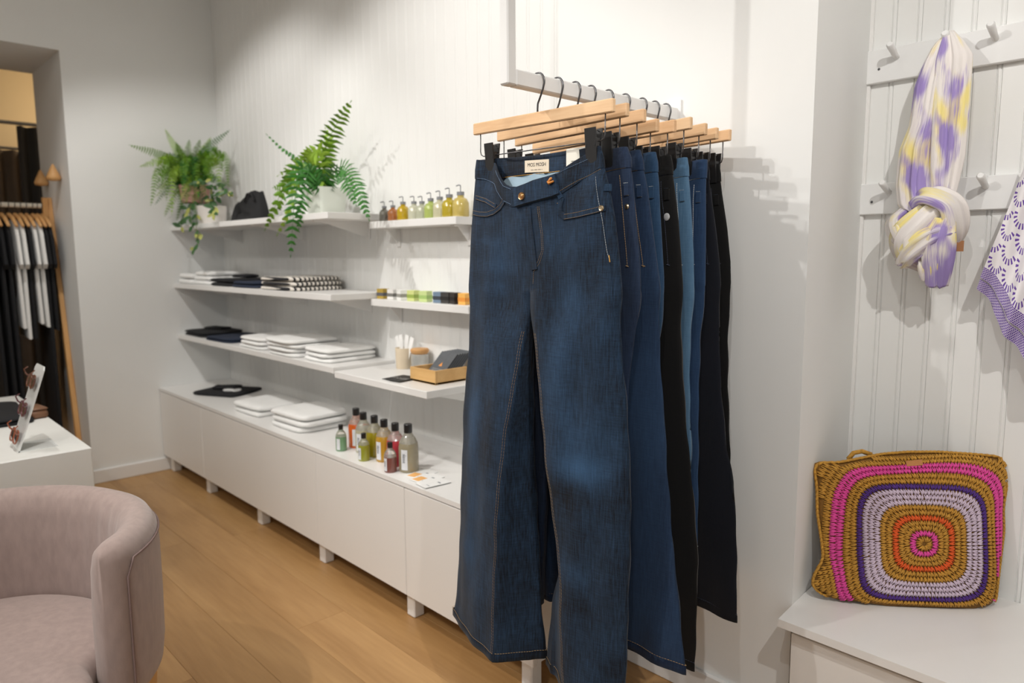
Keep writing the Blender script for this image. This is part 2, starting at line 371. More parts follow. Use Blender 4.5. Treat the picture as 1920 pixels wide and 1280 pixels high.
# ================================================================== HANGING RAIL OF THE JEANS
XR_ = -1.132
e = empty('garment_rail', (XR_, YP, 1.6), 0, 'white garment rail hung on a chain, carrying the jeans', 'rail')
def rel(m, name, mt, par, org, **k):
    m.v = [(p[0]-org[0], p[1]-org[1], p[2]-org[2]) for p in m.v]; return m.build(name, mt, par, **k)
O = (XR_, YP, 1.6)
RB, RTP = 1.603, 1.637
rel(MB().box((XR_-0.013, 1.0875, RB), (XR_+0.013, YP, RTP), 0.003), 'rail_bar', WHITE, e, O)
rel(MB().box((XR_-0.013, 1.062, RB), (XR_+0.013, 1.088, 2.34), 0.003), 'post', WHITE, e, O)
rel(MB().prism([(XR_-0.022, YP-0.006), (XR_+0.022, YP-0.006), (XR_+0.022, YP), (XR_-0.022, YP)], RB-0.02, RTP+0.02), 'wall_plate', WHITE, e, O)
m = MB(); m.tube([(XR_, 1.075, 2.34), (XR_-0.012, 1.075, 2.36), (XR_-0.012, 1.075, 2.37), (XR_, 1.075, 2.395), (XR_+0.012, 1.075, 2.37), (XR_+0.012, 1.075, 2.36)], 0.003, 8, closed=True)
z = 2.388; k = 0
while z < CEIL-0.02:
    pts = []
    for a in range(12):
        t = 2*math.pi*a/12; du = 0.008*math.cos(t); dz = 0.016*math.sin(t)
        pts.append((XR_+(du if k % 2 else 0), 1.075+(0 if k % 2 else du), z+0.014+dz))
    m.tube(pts, 0.0026, 6, closed=True); z += 0.0265; k += 1
rel(m, 'chain', mat('chain_steel', (0.5, 0.5, 0.5), 0.35, metal=0.9), e, O, smooth=True)

# ---- hangers
LH = 0.215
HY = [1.164, 1.226, 1.286, 1.342, 1.408, 1.474, 1.545, 1.600, 1.650]
HT = [-0.6, -4.8, -5.2, -7.1, -7.4, -7.8, -9.5, -10.5, -8.5]
HZ = [1.546, 1.541, 1.536, 1.522, 1.528, 1.542, 1.536, 1.532, 1.534]      # bar centre height
ORD = ['nearest', 'second', 'third', 'fourth', 'fifth', 'sixth', 'seventh', 'eighth', 'last']
CLIPU = [(-0.152, 0.162)]+[(-0.15, 0.165)]*8
ROLLB = [0.016, 0.004, 0, 0, 0, 0, 0, 0, 0]
me_bar = MB().box((-LH, -0.006, -0.0135), (LH, 0.006, 0.0135), 0.0022).mesh('bar', BEECH)
def hook_mesh(hz):
    top = RTP+0.006-hz; m = MB()
    pts = [(0, 0, 0.01), (0, 0, 0.022), (0.001, 0, 0.032)]
    zc = top-0.021; rr = 0.021
    pts += [(0.008, 0, 0.044), (0.0165, 0, zc-0.016)]
    for a in range(-10, 201, 14):
        t = R(a); pts.append((rr*math.cos(t), 0, zc+rr*math.sin(t)))
    m.tube(pts, 0.0021, 8); return m.mesh('hook', STEEL, True)
m = MB(); wz = -0.066
pts = [(-0.193, 0, -0.012), (-0.193, 0, wz+0.012), (-0.190, 0, wz+0.004), (-0.182, 0, wz), (0.182, 0, wz), (0.190, 0, wz+0.004), (0.193, 0, wz+0.012), (0.193, 0, -0.012)]
m.tube(pts, 0.0014, 8); me_wire = m.mesh('wire', STEEL, True)
m = MB()   # front and back jaw of the clip, seen slightly wedge shaped
m.add([(-0.0145, -0.013, 0.036), (0.0145, -0.013, 0.036), (0.0145, -0.006, -0.036), (-0.0145, -0.006, -0.036),
       (-0.0145, -0.0095, 0.036), (0.0145, -0.0095, 0.036), (0.0145, -0.0025, -0.036), (-0.0145, -0.0025, -0.036)],
      [(0, 3, 2, 1), (4, 5, 6, 7), (0, 1, 5, 4), (1, 2, 6, 5), (2, 3, 7, 6), (3, 0, 4, 7)])
m.add([(-0.0145, 0.0095, 0.036), (0.0145, 0.0095, 0.036), (0.0145, 0.0025, -0.036), (-0.0145, 0.0025, -0.036),
       (-0.0145, 0.013, 0.036), (0.0145, 0.013, 0.036), (0.0145, 0.006, -0.036), (-0.0145, 0.006, -0.036)],
      [(0, 3, 2, 1), (4, 5, 6, 7), (0, 1, 5, 4), (1, 2, 6, 5), (2, 3, 7, 6), (3, 0, 4, 7)])
m.box((-0.0125, -0.0105, 0.0), (-0.0105, 0.0105, 0.016)); m.box((0.0105, -0.0105, 0.0), (0.0125, 0.0105, 0.016))
me_clip = m.mesh('clip', BLACKP)
m = MB(); m.tube([(-0.006, -0.011, 0.03), (-0.006, -0.004, 0.032), (-0.006, 0.004, 0.032), (-0.006, 0.011, 0.03)], 0.0011, 6)
m.tube([(0.006, -0.011, 0.03), (0.006, -0.004, 0.032), (0.006, 0.004, 0.032), (0.006, 0.011, 0.03)], 0.0011, 6)
m.tube([(-0.006, 0.011, 0.03), (-0.006, 0.009, 0.012), (0.006, 0.009, 0.012), (0.006, 0.011, 0.03)], 0.0011, 6)
m.tube([(-0.011, 0, 0.006), (0.011, 0, 0.006)], 0.0042, 10); me_spring = m.mesh('spring', mat('spring_steel', (0.55, 0.55, 0.55), 0.25, metal=1.0), True)
HROOT = []
JN = ['dark-blue bootcut jeans', 'second pair of jeans', 'wide-leg navy jeans', 'mid-blue jeans', 'black jeans with a silver rivet', 'light-blue jeans', 'plain blue jeans', 'very dark navy jeans', 'black jeans next to the wall']
for i in range(9):
    h = empty('clip_hanger', (XR_, HY[i], HZ[i]), R(HT[i]), 'beech clip hanger holding the '+JN[i]+(' in front' if i == 0 else ''), 'hanger', 'beech clip hangers on the rail')
    b = mobj('bar', me_bar, h); b.rotation_euler = (0, ROLLB[i], 0)
    mobj('hook', hook_mesh(HZ[i]), h)
    wv = mobj('wire', me_wire, h); wv.rotation_euler = (0, ROLLB[i], 0)
    for cu in CLIPU[i]:
        c = mobj('clip', me_clip, h, (cu, 0, wz-0.009-cu*ROLLB[i])); mobj('spring', me_spring, c)
    HROOT.append(h)

# ================================================================== JEANS
def denim(name, dark, light, streak=0.5, rough=0.85):
    m = bpy.data.materials.new(name); m.use_nodes = True; nt = m.node_tree; b = nt.nodes['Principled BSDF']
    b.inputs['Roughness'].default_value = rough; b.inputs['Specular IOR Level'].default_value = 0.25; b.inputs['Sheen Weight'].default_value = 0.08
    tc = nt.nodes.new('ShaderNodeTexCoord')
    def noise(scale, st, det=3):
        mp = nt.nodes.new('ShaderNodeMapping'); mp.inputs['Scale'].default_value = st; nt.links.new(tc.outputs['Object'], mp.inputs[0])
        n = nt.nodes.new('ShaderNodeTexNoise'); n.inputs['Scale'].default_value = scale; n.inputs['Detail'].default_value = det; nt.links.new(mp.outputs[0], n.inputs['Vector']); return n.outputs['Fac']
    slub = noise(520, (1, 0.4, 0.05), 2); weft = noise(620, (0.06, 0.06, 1), 2); blot = noise(11, (1, 1, 0.55), 5); fine = noise(900, (1, 1, 1), 1)
    at = nt.nodes.new('ShaderNodeAttribute'); at.attribute_name = 'fade'
    def math_(op, a, bb, c=None):
        n = nt.nodes.new('ShaderNodeMath'); n.operation = op
        for i, x in enumerate((a, bb, c)):
            if x is None: continue
            if isinstance(x, (int, float)): n.inputs[i].default_value = x
            else: nt.links.new(x, n.inputs[i])
        return n.outputs[0]
    f = math_('MULTIPLY_ADD', slub, 0.7*streak, -0.35*streak)
    f = math_('ADD', f, math_('MULTIPLY_ADD', weft, 0.35*streak, -0.175*streak))
    f = math_('ADD', f, math_('MULTIPLY_ADD', blot, 0.65*streak, -0.325*streak))
    f = math_('ADD', f, math_('MULTIPLY_ADD', fine, 0.3*streak, -0.15*streak))
    f = math_('ADD', f, at.outputs['Fac'])
    cl = nt.nodes.new('ShaderNodeClamp'); nt.links.new(f, cl.inputs[0])
    mx = nt.nodes.new('ShaderNodeMix'); mx.data_type = 'RGBA'; mx.inputs['A'].default_value = (*dark, 1); mx.inputs['B'].default_value = (*light, 1)
    nt.links.new(cl.outputs[0], mx.inputs['Factor']); nt.links.new(mx.outputs['Result'], b.inputs['Base Color'])
    bp = nt.nodes.new('ShaderNodeBump'); bp.inputs['Strength'].default_value = 0.25; bp.inputs['Distance'].default_value = 0.0008
    nt.links.new(math_('ADD', slub, weft), bp.inputs['Height'])
    b2 = nt.nodes.new('ShaderNodeBump'); b2.inputs['Strength'].default_value = 0.35; b2.inputs['Distance'].default_value = 0.006
    nt.links.new(blot, b2.inputs['Height']); nt.links.new(bp.outputs[0], b2.inputs['Normal']); nt.links.new(b2.outputs[0], b.inputs['Normal'])
    MATS[name] = m; return m
THREAD_T = mat('tan_thread', s2l(140, 116, 84), 0.8); THREAD_G = mat('gold_thread', s2l(205, 152, 62), 0.7)
THREAD_B = mat('blue_thread', s2l(110, 135, 165), 0.8); THREAD_W = mat('pale_thread', s2l(190, 195, 195), 0.8); THREAD_D = mat('dark_thread', s2l(52, 58, 74), 0.8)
COPPER = mat('copper_button', (0.72, 0.42, 0.20), 0.3, metal=1.0); SILVER = mat('silver_rivet', (0.82, 0.82, 0.82), 0.3, metal=0.35); LGOLD = mat('pale_gold_rivet', (0.8, 0.66, 0.45), 0.28, metal=1.0)
LINING = mat('pocket_lining', s2l(150, 172, 186), 0.85, var=0.05, vscale=40)
CREAM = mat('cream_label', s2l(226, 212, 190), 0.8, var=0.03, vscale=60); INK = mat('ink', (0.03, 0.03, 0.03), 0.6); CARD = mat('cream_card', s2l(238, 234, 222), 0.6)
LEATHER = mat('tan_leather_cord', s2l(196, 126, 52), 0.5)

NB, KB, KL, NI = 72, 22, 64, 12
class Jean:
    def __init__(s, i, P):
        s.i = i; s.P = P
        s.root = empty('jeans', (XR_, HY[i], 0), R(HT[i]), P['label'], 'jeans', 'jeans on the rail')
        s.rng = random.Random(100+i); s.seed = [s.rng.uniform(0, 6.28) for _ in range(12)]
        s.shape()
    # silhouettes in the hanger's own plane
    def uR(s, z): return interp(s.P['R'], z)
    def uL(s, z): return interp(s.P['L'], z)
    def ztop(s, u, front): return interp(s.P['ft'] if front else s.P['bt'], u)
    def folds(s, u, z, amp):
        a = s.seed
        return amp*(0.5*math.sin(u*38+z*5+a[0])+0.4*math.sin(u*70-z*9+a[1])+0.35*math.sin(z*17+u*22+a[2])+0.25*math.sin(z*31-u*30+a[3]))
    def shape(s):
        P = s.P; zc = P['zc']; V = []; F = []; A = []
        tf, tb = P['tf'], P['tb']
        def put(u, v, z): V.append((u, -v, z)); A.append(P['fade'](u, z)); return len(V)-1
        loops = []
        for k in range(KB+1):
            f = k/KB; ring = []
            for j in range(NB):
                ph = 2*math.pi*j/NB; front = math.sin(ph) >= 0
                cs = math.cos(ph); cs = math.copysign(abs(cs)**0.85, cs)
                zt0 = P['zt']; u0 = (s.uR(zt0)+s.uL(zt0))/2+(s.uR(zt0)-s.uL(zt0))/2*cs
                edge = abs(cs)**6
                zt = s.ztop(u0, front); zt = zt*(1-edge)+edge*s.ztop(u0, False)
                z = zt+(zc-zt)*f
                u = (s.uR(z)+s.uL(z))/2+(s.uR(z)-s.uL(z))/2*cs
                b = (tf(u, z) if front else tb(u, z))
                pinch = 0
                for cu in CLIPU[s.i]:
                    pinch = max(pinch, math.exp(-((u-cu)/0.035)**2)*sm(zt-0.10, zt-0.005, z))
                v = (1 if front else -1)*b*abs(math.sin(ph))**0.75*(1-0.93*pinch)
                v += s.folds(u, z, 0.0028)*(1 if front else -1)*sm(0, 0.25, f)*abs(math.sin(ph))
                ring.append(put(u, v, z))
            loops.append(ring)
        for k in range(KB):
            for j in range(NB):
                j2 = (j+1) % NB; F.append((loops[k][j], loops[k][j2], loops[k+1][j2], loops[k+1][j]))
        last = loops[-1]; q = NB//4
        cf, cb = last[q], last[3*q]
        pf = np.array(V[cf]); pb = np.array(V[cb]); inner = []
        for n in range(1, NI+1):
            t = n/(NI+1); p = pb+(pf-pb)*t; p[2] -= 0.012*math.sin(math.pi*t); inner.append(put(p[0], -p[1], p[2]))     # back -> front
        s.hemloops = []; s.ridges = {}
        for side in ('left', 'right'):
            T = P[side]
            if side == 'left': ring0 = [last[j] for j in range(q, 3*q+1)]+inner
            else: ring0 = [last[j % NB] for j in range(3*q, 5*q+1)]+inner[::-1]
            base = np.array([V[t] for t in ring0]); cz = zc; N = len(ring0); prev = ring0
            rid = []
            for k in range(1, KL+1):
                g = k/KL; hem = T['hem']; z = zc+(hem-zc)*g
                uo = s.uL(z) if side == 'left' else s.uR(z)
                ur, vr = interp(T['ridge'], z), interp(T['rv'], z); ui, vi = interp(T['inner'], z), interp(T['iv'], z); vo = interp(T['ov'], z)
                bf, bk = interp(T['bf'], z), interp(T['bb'], z)
                pts = []
                for n in range(q):      # ridge -> outer
                    t = n/q; bul = math.sin(math.pi*t)**0.8*bf; pts.append((ur+(uo-ur)*t, vr+(vo-vr)*t+bul))
                for n in range(q):      # outer -> inner
                    t = n/q; bul = math.sin(math.pi*t)**0.8*bk; pts.append((uo+(ui-uo)*t, vo+(vi-vo)*t-bul))
                for n in range(NI+1):   # inner -> ridge
                    t = n/(NI+1); pts.append((ui+(ur-ui)*t, vi+(vr-vi)*t-0.006*math.sin(math.pi*t)))
                pts = np.array(pts)
                for _ in range(3):
                    nx = 0.25*np.roll(pts, 1, 0)+0.5*pts+0.25*np.roll(pts, -1, 0)
                    nx[0] = pts[0]*0.6+nx[0]*0.4; pts = nx
                if side == 'right':     # same order as ring0: back centre, outer, front centre, inner
                    A_, B_, C_ = pts[:q], pts[q:2*q], pts[2*q:]
                    seq = np.vstack([pts[2*q][None], B_[::-1], A_[::-1], C_[1:][::-1]])
                    seq = seq[:N]
                else: seq = np.vstack([pts[:2*q], pts[2*q:]])[:N]
                w = sm(0, 0.16, zc-z)
                cur = []
                for n in range(N):
                    u = base[n][0]*(1-w)+seq[n][0]*w; v = -base[n][1]*(1-w)+seq[n][1]*w
                    nrm = 1 if v > vo else -1
                    v += nrm*s.folds(u, z, 0.0026+0.002*g)
                    u += 0.0012*math.sin(z*55+s.seed[5])*(1 if side == 'left' else -1)
                    zz = z+(base[n][2]-zc)*(1-w)
                    cur.append(put(u, v, zz))
                ri = 0 if side == 'left' else 2*q
                rid.append(V[cur[ri]])
                for n in range(N):
                    n2 = (n+1) % N; F.append((prev[n], prev[n2], cur[n2], cur[n]))
                prev = cur
                if k >= KL-1: pass
            s.ridges[side] = rid
            s.hemloops.append([np.array(V[t]) for t in prev])
        m = MB(); m.v = V; m.f = F; m.att = A
        s.body = m.build('denim_legs', P['mat'], s.root, True)
        s.toploop = [np.array(V[t]) for t in loops[0]]
        s.bvh = BVHTree.FromPolygons([Vector(p) for p in V], F)
        # waistband: a folded strip round the top
        m = MB(); W = P.get('wbh', 0.04); att = []
        rows = [(0.0016, -W), (0.0024, -W*0.5), (0.002, 0.0015), (0.001, 0.003), (-0.002, 0.0015), (-0.0022, -W)]
        nn = []
        for j in range(NB):
            t = s.toploop[(j+1) % NB]-s.toploop[j-1]; n = np.array([t[1], -t[0]]); n /= np.linalg.norm(n)+1e-9
            c = np.mean(s.toploop, axis=0)[:2]
            ph = 2*math.pi*j/NB; od = np.array([math.cos(ph)*0.6, -math.sin(ph)])
            if n@od < 0: n = -n
            nn.append(n)
        nn = np.array(nn)
        for _ in range(4): nn = (np.roll(nn, 1, 0)+nn*2+np.roll(nn, -1, 0))/4
        for (off, dz) in rows:
            for j in range(NB):
                p = s.toploop[j]; n = nn[j]/(np.linalg.norm(nn[j])+1e-9)
                # lower edge follows the garment surface below
                q_ = p
                if dz < -0.01:
                    k = max(1, int(round(KB*(-dz)/max(0.05, p[2]-zc)))); q_ = np.array(V[loops[min(k, KB)][j]])
                m.v.append((q_[0]+n[0]*off, q_[1]+n[1]*off, p[2]+dz)); att.append(P['fade'](p[0], p[2])-0.08)
        for r_ in range(len(rows)-1):
            for j in range(NB):
                j2 = (j+1) % NB; m.f.append((r_*NB+j, r_*NB+j2, (r_+1)*NB+j2, (r_+1)*NB+j))
        m.att = att; s.wb = m.build('waistband', P['mat'], s.root, True)
        pl = [tuple(v) for v in m.v]; s.bvh_wb = BVHTree.FromPolygons([Vector(p) for p in pl], m.f)
        # hems
        for hl in s.hemloops:
            m = MB(); c = np.mean(hl, axis=0); att = []
            N = len(hl); rows = [(1.0, 0.02), (1.012, 0.019), (1.016, 0.0), (1.0, -0.001), (0.985, 0.0), (0.985, 0.02)]
            for (sc, dz) in rows:
                for n in range(N):
                    p = hl[n]; d = p-c; d[2] = 0; l = np.linalg.norm(d)+1e-9
                    m.v.append((p[0]+d[0]/l*(sc-1)*0.15, p[1]+d[1]/l*(sc-1)*0.15, p[2]+dz)); att.append(0.18 if dz < 0.01 else 0.05)
            for r_ in range(len(rows)-1):
                for n in range(N):
                    n2 = (n+1) % N; m.f.append((r_*N+n, r_*N+n2, (r_+1)*N+n2, (r_+1)*N+n))
            m.att = att; m.build('hem', P['mat'], s.root, True)
            st = MB(); pl = [p+np.array([0, 0, 0.022]) for p in hl]
            s.dashes(st, [pl[n]+(pl[n]-c)*np.array([1, 1, 0])/(np.linalg.norm((pl[n]-c)[:2])+1e-9)*0.0022 for n in range(N)]+[pl[0]], 0.0065, 0.0045, 0.0007)
            tag(st.build('hem_stitching', P.get('thread', THREAD_T), s.root), kind='stuff')
    def at(s, u, z, wb=False, off=0.001):
        y = 1e9
        for b in ((s.bvh, s.bvh_wb)):
            h = b.ray_cast(Vector((u, -0.6, z)), Vector((0, 1, 0)))
            if h[0] is not None: y = min(y, h[0][1])
        if y > 1e8: y = 0.0
        return np.array([u, y-off, z])
    def dashes(s, m, pts, step, ln, r):
        pts = [np.array(p, float) for p in pts]; d = [0]
        for a, b in zip(pts, pts[1:]): d.append(d[-1]+np.linalg.norm(b-a))
        L = d[-1]; x = 0.0
        def P(t):
            t = min(max(t, 0), L); k = min(max(np.searchsorted(d, t)-1, 0), len(pts)-2); g = (t-d[k])/(d[k+1]-d[k]+1e-12); return pts[k]+(pts[k+1]-pts[k])*g
        while x+ln < L:
            a, b = P(x), P(x+ln); t = b-a; t /= np.linalg.norm(t)+1e-12
            n1 = np.cross(t, (0, 1, 0)); n1 /= np.linalg.norm(n1)+1e-9; n2 = np.cross(t, n1)
            m.add([a+n1*r, a+n2*r, a-n1*r, a-n2*r, b+n1*r, b+n2*r, b-n1*r, b-n2*r], [(0, 1, 5, 4), (1, 2, 6, 5), (2, 3, 7, 6), (3, 0, 4, 7), (3, 2, 1, 0), (4, 5, 6, 7)]); x += step
    def stitch(s, name, uz, thread, step=0.0042, ln=0.003, r=0.00045, par=None, off=0.0008):
        m = MB(); pts = []
        for (a, b) in zip(uz, uz[1:]):
            n = max(2, int(math.hypot(b[0]-a[0], b[1]-a[1])/0.004))
            for t in range(n): g = t/n; pts.append(s.at(a[0]+(b[0]-a[0])*g, a[1]+(b[1]-a[1])*g, off=off))
        pts.append(s.at(*uz[-1], off=off)); s.dashes(m, pts, step, ln, r)
        return tag(m.build(name, thread, par or s.root), kind='stuff')
    def ribbon(s, name, uz, wd, th, mt, att=0.0, par=None, off=0.0):
        # a raised strip of cloth that follows the surface
        pts = []
        for (a, b) in zip(uz, uz[1:]):
            n = max(2, int(math.hypot(b[0]-a[0], b[1]-a[1])/0.006))
            for t in range(n): g = t/n; pts.append((a[0]+(b[0]-a[0])*g, a[1]+(b[1]-a[1])*g))
        pts.append(uz[-1]); m = MB(); N = len(pts)
        for n in range(N):
            a = pts[max(n-1, 0)]; b = pts[min(n+1, N-1)]; t = np.array([b[0]-a[0], b[1]-a[1]]); t /= np.linalg.norm(t)+1e-9; q = np.array([-t[1], t[0]])*wd/2
            for (sg, o) in ((1, -0.001), (0.92, th), (-0.92, th), (-1, -0.001)):
                u, z = pts[n][0]+q[0]*sg, pts[n][1]+q[1]*sg; m.v.append(tuple(s.at(u, z, off=o+off)))
        for n in range(N-1):
            for k in range(3): m.f.append((n*4+k, n*4+k+1, n*4+5+k, n*4+4+k))
        m.f += [(0, 1, 2, 3), tuple((N-1)*4+k for k in (3, 2, 1, 0))]
        m.att = [att]*len(m.v); return m.build(name, mt, par or s.root, True, sharp=45)
    def stud(s, name, u, z, r, mt, prof=None):
        p = s.at(u, z, off=0.0); m = MB(); pr = prof or [(r, 0), (r, 0.0012), (r*0.8, 0.0022), (r*0.35, 0.0026)]
        m.lathe(pr, 20); o = m.build(name, mt, s.root, True, sharp=50); o.location = p; o.rotation_euler = (R(90), 0, 0); return o
    def beltloop(s, u0, z0, u1, z1, par=None):
        return s.ribbon('belt_loop', [(u0, z0), ((u0+u1)/2, (z0+z1)/2), (u1, z1)], 0.011, 0.0036, s.P['mat'], 0.36)

def c_(v): return lambda u, z: v
BT = [(-0.3, 1.474), (-0.198, 1.474), (-0.094, 1.470), (-0.007, 1.467), (0.097, 1.467), (0.18, 1.465), (0.3, 1.46)]
def g2(u, z, cu, cz, su, sz): return math.exp(-((u-cu)/su)**2-((z-cz)/sz)**2)
def fade1(u, z):
    f = 0.19
    f += 0.30*g2(u, z, 0.125, 1.16, 0.03, 0.06)+0.26*g2(u, z, 0.10, 1.05, 0.03, 0.06)+0.16*g2(u, z, 0.08, 0.98, 0.035, 0.05)
    f += 0.62*g2(u, z, 0.16, 0.79, 0.06, 0.035)+0.22*g2(u, z, 0.16, 0.86, 0.09, 0.07)-0.12*g2(u, z, 0.13, 0.73, 0.08, 0.03)
    f += 0.2*g2(u, z, 0.15, 0.55, 0.06, 0.04)-0.1*g2(u, z, 0.15, 0.48, 0.1, 0.03)
    f += 0.34*g2(u, z, -0.19, 0.86, 0.03, 0.12)+0.2*g2(u, z, -0.19, 0.66, 0.04, 0.1)+0.22*g2(u, z, -0.2, 0.50, 0.05, 0.05)
    f += 0.14*g2(u, z, -0.12, 1.22, 0.08, 0.02)+0.16*g2(u, z, -0.15, 1.28, 0.05, 0.012)+0.12*g2(u, z, -0.1, 1.17, 0.07, 0.015)
    f += 0.16*g2(u, z, 0.1, 1.28, 0.08, 0.05)
    return f
D1 = denim('denim_dark_wash', s2l(6, 12, 22), s2l(52, 84, 118), 0.95)
P1 = dict(label='dark-blue bootcut jeans with copper button, nearest on the rail', mat=D1, zc=1.175, zt=1.45, fade=fade1, thread=THREAD_T,
    R=[(1.466, 0.179), (1.422, 0.192), (1.362, 0.21), (1.314, 0.221), (1.26, 0.23), (1.18, 0.24), (1.05, 0.254), (0.969, 0.265), (0.882, 0.273), (0.777, 0.279), (0.66, 0.28), (0.498, 0.276), (0.25, 0.268)],
    L=[(1.476, -0.202), (1.413, -0.212), (1.35, -0.221), (1.298, -0.228), (1.192, -0.238), (1.084, -0.251), (0.945, -0.265), (0.801, -0.281), (0.654, -0.294), (0.502, -0.306), (0.377, -0.321), (0.27, -0.338)],
    ft=[(-0.3, 1.47), (-0.185, 1.468), (-0.15, 1.464), (-0.129, 1.457), (-0.105, 1.434), (-0.08, 1.408), (-0.057, 1.398), (-0.034, 1.396), (-0.009, 1.401), (0.016, 1.407), (0.049, 1.411), (0.081, 1.416), (0.119, 1.434), (0.162, 1.452), (0.19, 1.461), (0.3, 1.461)],
    bt=BT, tf=lambda u, z: 0.027+0.006*g2(u, z, 0.0, 1.38, 0.1, 0.12), tb=c_(0.014), wbh=0.042,
    left=dict(hem=0.268, ridge=[(1.175, 0.012), (1.103, 0.0), (1.005, -0.009), (0.929, -0.018), (0.851, -0.035), (0.771, -0.047), (0.677, -0.053), (0.582, -0.057), (0.442, -0.068), (0.25, -0.074)],
              rv=[(1.175, 0.033), (0.9, 0.062), (0.6, 0.078), (0.25, 0.082)], inner=[(1.175, 0.0), (1.098, -0.022), (0.974, -0.024), (0.873, -0.024), (0.745, -0.02), (0.588, -0.014), (0.432, -0.002), (0.25, 0.014)],
              iv=[(1.175, -0.014), (0.9, -0.02), (0.25, -0.03)], ov=[(1.175, 0), (0.25, 0.0)], bf=[(1.175, 0.02), (0.25, 0.012)], bb=[(1.175, 0.008), (0.25, 0.008)]),
    right=dict(hem=0.25, ridge=[(1.175, 0.012), (1.055, 0.019), (0.983, 0.028), (0.887, 0.038), (0.802, 0.049), (0.719, 0.065), (0.624, 0.082), (0.552, 0.093), (0.441, 0.101), (0.25, 0.109)],
              rv=[(1.175, 0.033), (0.9, 0.032), (0.25, 0.034)], inner=[(1.175, 0.02), (1.0, 0.05), (0.8, 0.07), (0.62, 0.075), (0.515, 0.042), (0.427, 0.018), (0.325, 0.0), (0.254, -0.014)],
              iv=[(1.175, -0.014), (0.25, -0.028)], ov=[(1.175, 0), (0.25, -0.008)], bf=[(1.175, 0.022), (0.25, 0.016)], bb=[(1.175, 0.008), (0.25, 0.004)]))
def generic(label, mt, Rt, hemR, hemL, Lw=0.2, fl=0.08, th=0.021, fade=0.28, thread=THREAD_T, ft=None, zt=1.46, ingap=0.0, ridge=0.06):
    if Rt[-1][0] > 0.3: Rt = Rt+[(0.25, Rt[-1][1])]
    Lt = [(1.48, -Lw+0.02), (1.35, -Lw-0.01), (1.18, -Lw-0.02), (0.7, -Lw-0.02-fl*0.45), (0.25, -Lw-0.02-fl)]
    f = ft or [(-0.3, 1.468), (-0.15, 1.462), (-0.06, 1.425), (0.0, 1.41), (0.06, 1.42), (0.15, 1.462), (0.3, 1.468)]
    fd = fade if callable(fade) else (lambda u, z, f0=fade: f0+0.10*g2(u, z, 0.2, 0.85, 0.15, 0.2))
    w = lambda a, b: [(1.175, a), (0.25, b)]
    return dict(label=label, mat=mt, zc=1.175, zt=zt, fade=fd, thread=thread, R=Rt, L=Lt, ft=f, bt=BT, tf=c_(th), tb=c_(th*0.8), wbh=0.04,
        left=dict(hem=hemL, ridge=w(0.01, -0.07), rv=w(th, th*0.9), inner=w(0.0, -0.05), iv=w(-th, -th*0.8), ov=w(0, 0), bf=w(th*0.5, th*0.4), bb=w(th*0.5, th*0.4)),
        right=dict(hem=hemR, ridge=w(0.012, ridge), rv=w(th, th*0.9), inner=w(0.02, ridge-0.02), iv=w(-th, -th*0.8), ov=w(0, 0), bf=w(th*0.5, th*0.4), bb=w(th*0.5, th*0.4)))
D2 = denim('denim_indigo', s2l(14, 23, 42), s2l(52, 72, 102), 0.75)
D3 = denim('denim_navy', s2l(13, 27, 50), s2l(46, 72, 104), 0.75)
D4 = denim('denim_mid_blue', s2l(17, 42, 70), s2l(62, 94, 126), 0.65)
DB = denim('denim_black', s2l(8, 8, 9), s2l(22, 22, 23), 0.35)
D6 = denim('denim_light_blue', s2l(46, 80, 112), s2l(100, 134, 162), 0.7)
D7 = denim('denim_blue', s2l(20, 40, 70), s2l(54, 82, 116), 0.65)
D8 = denim('denim_raw_navy', s2l(9, 11, 18), s2l(24, 29, 42), 0.35)
def fade3(u, z): return 0.30+0.35*g2(u, z, 0.24, 0.86, 0.06, 0.2)+0.1*g2(u, z, 0.2, 0.5, 0.2, 0.2)
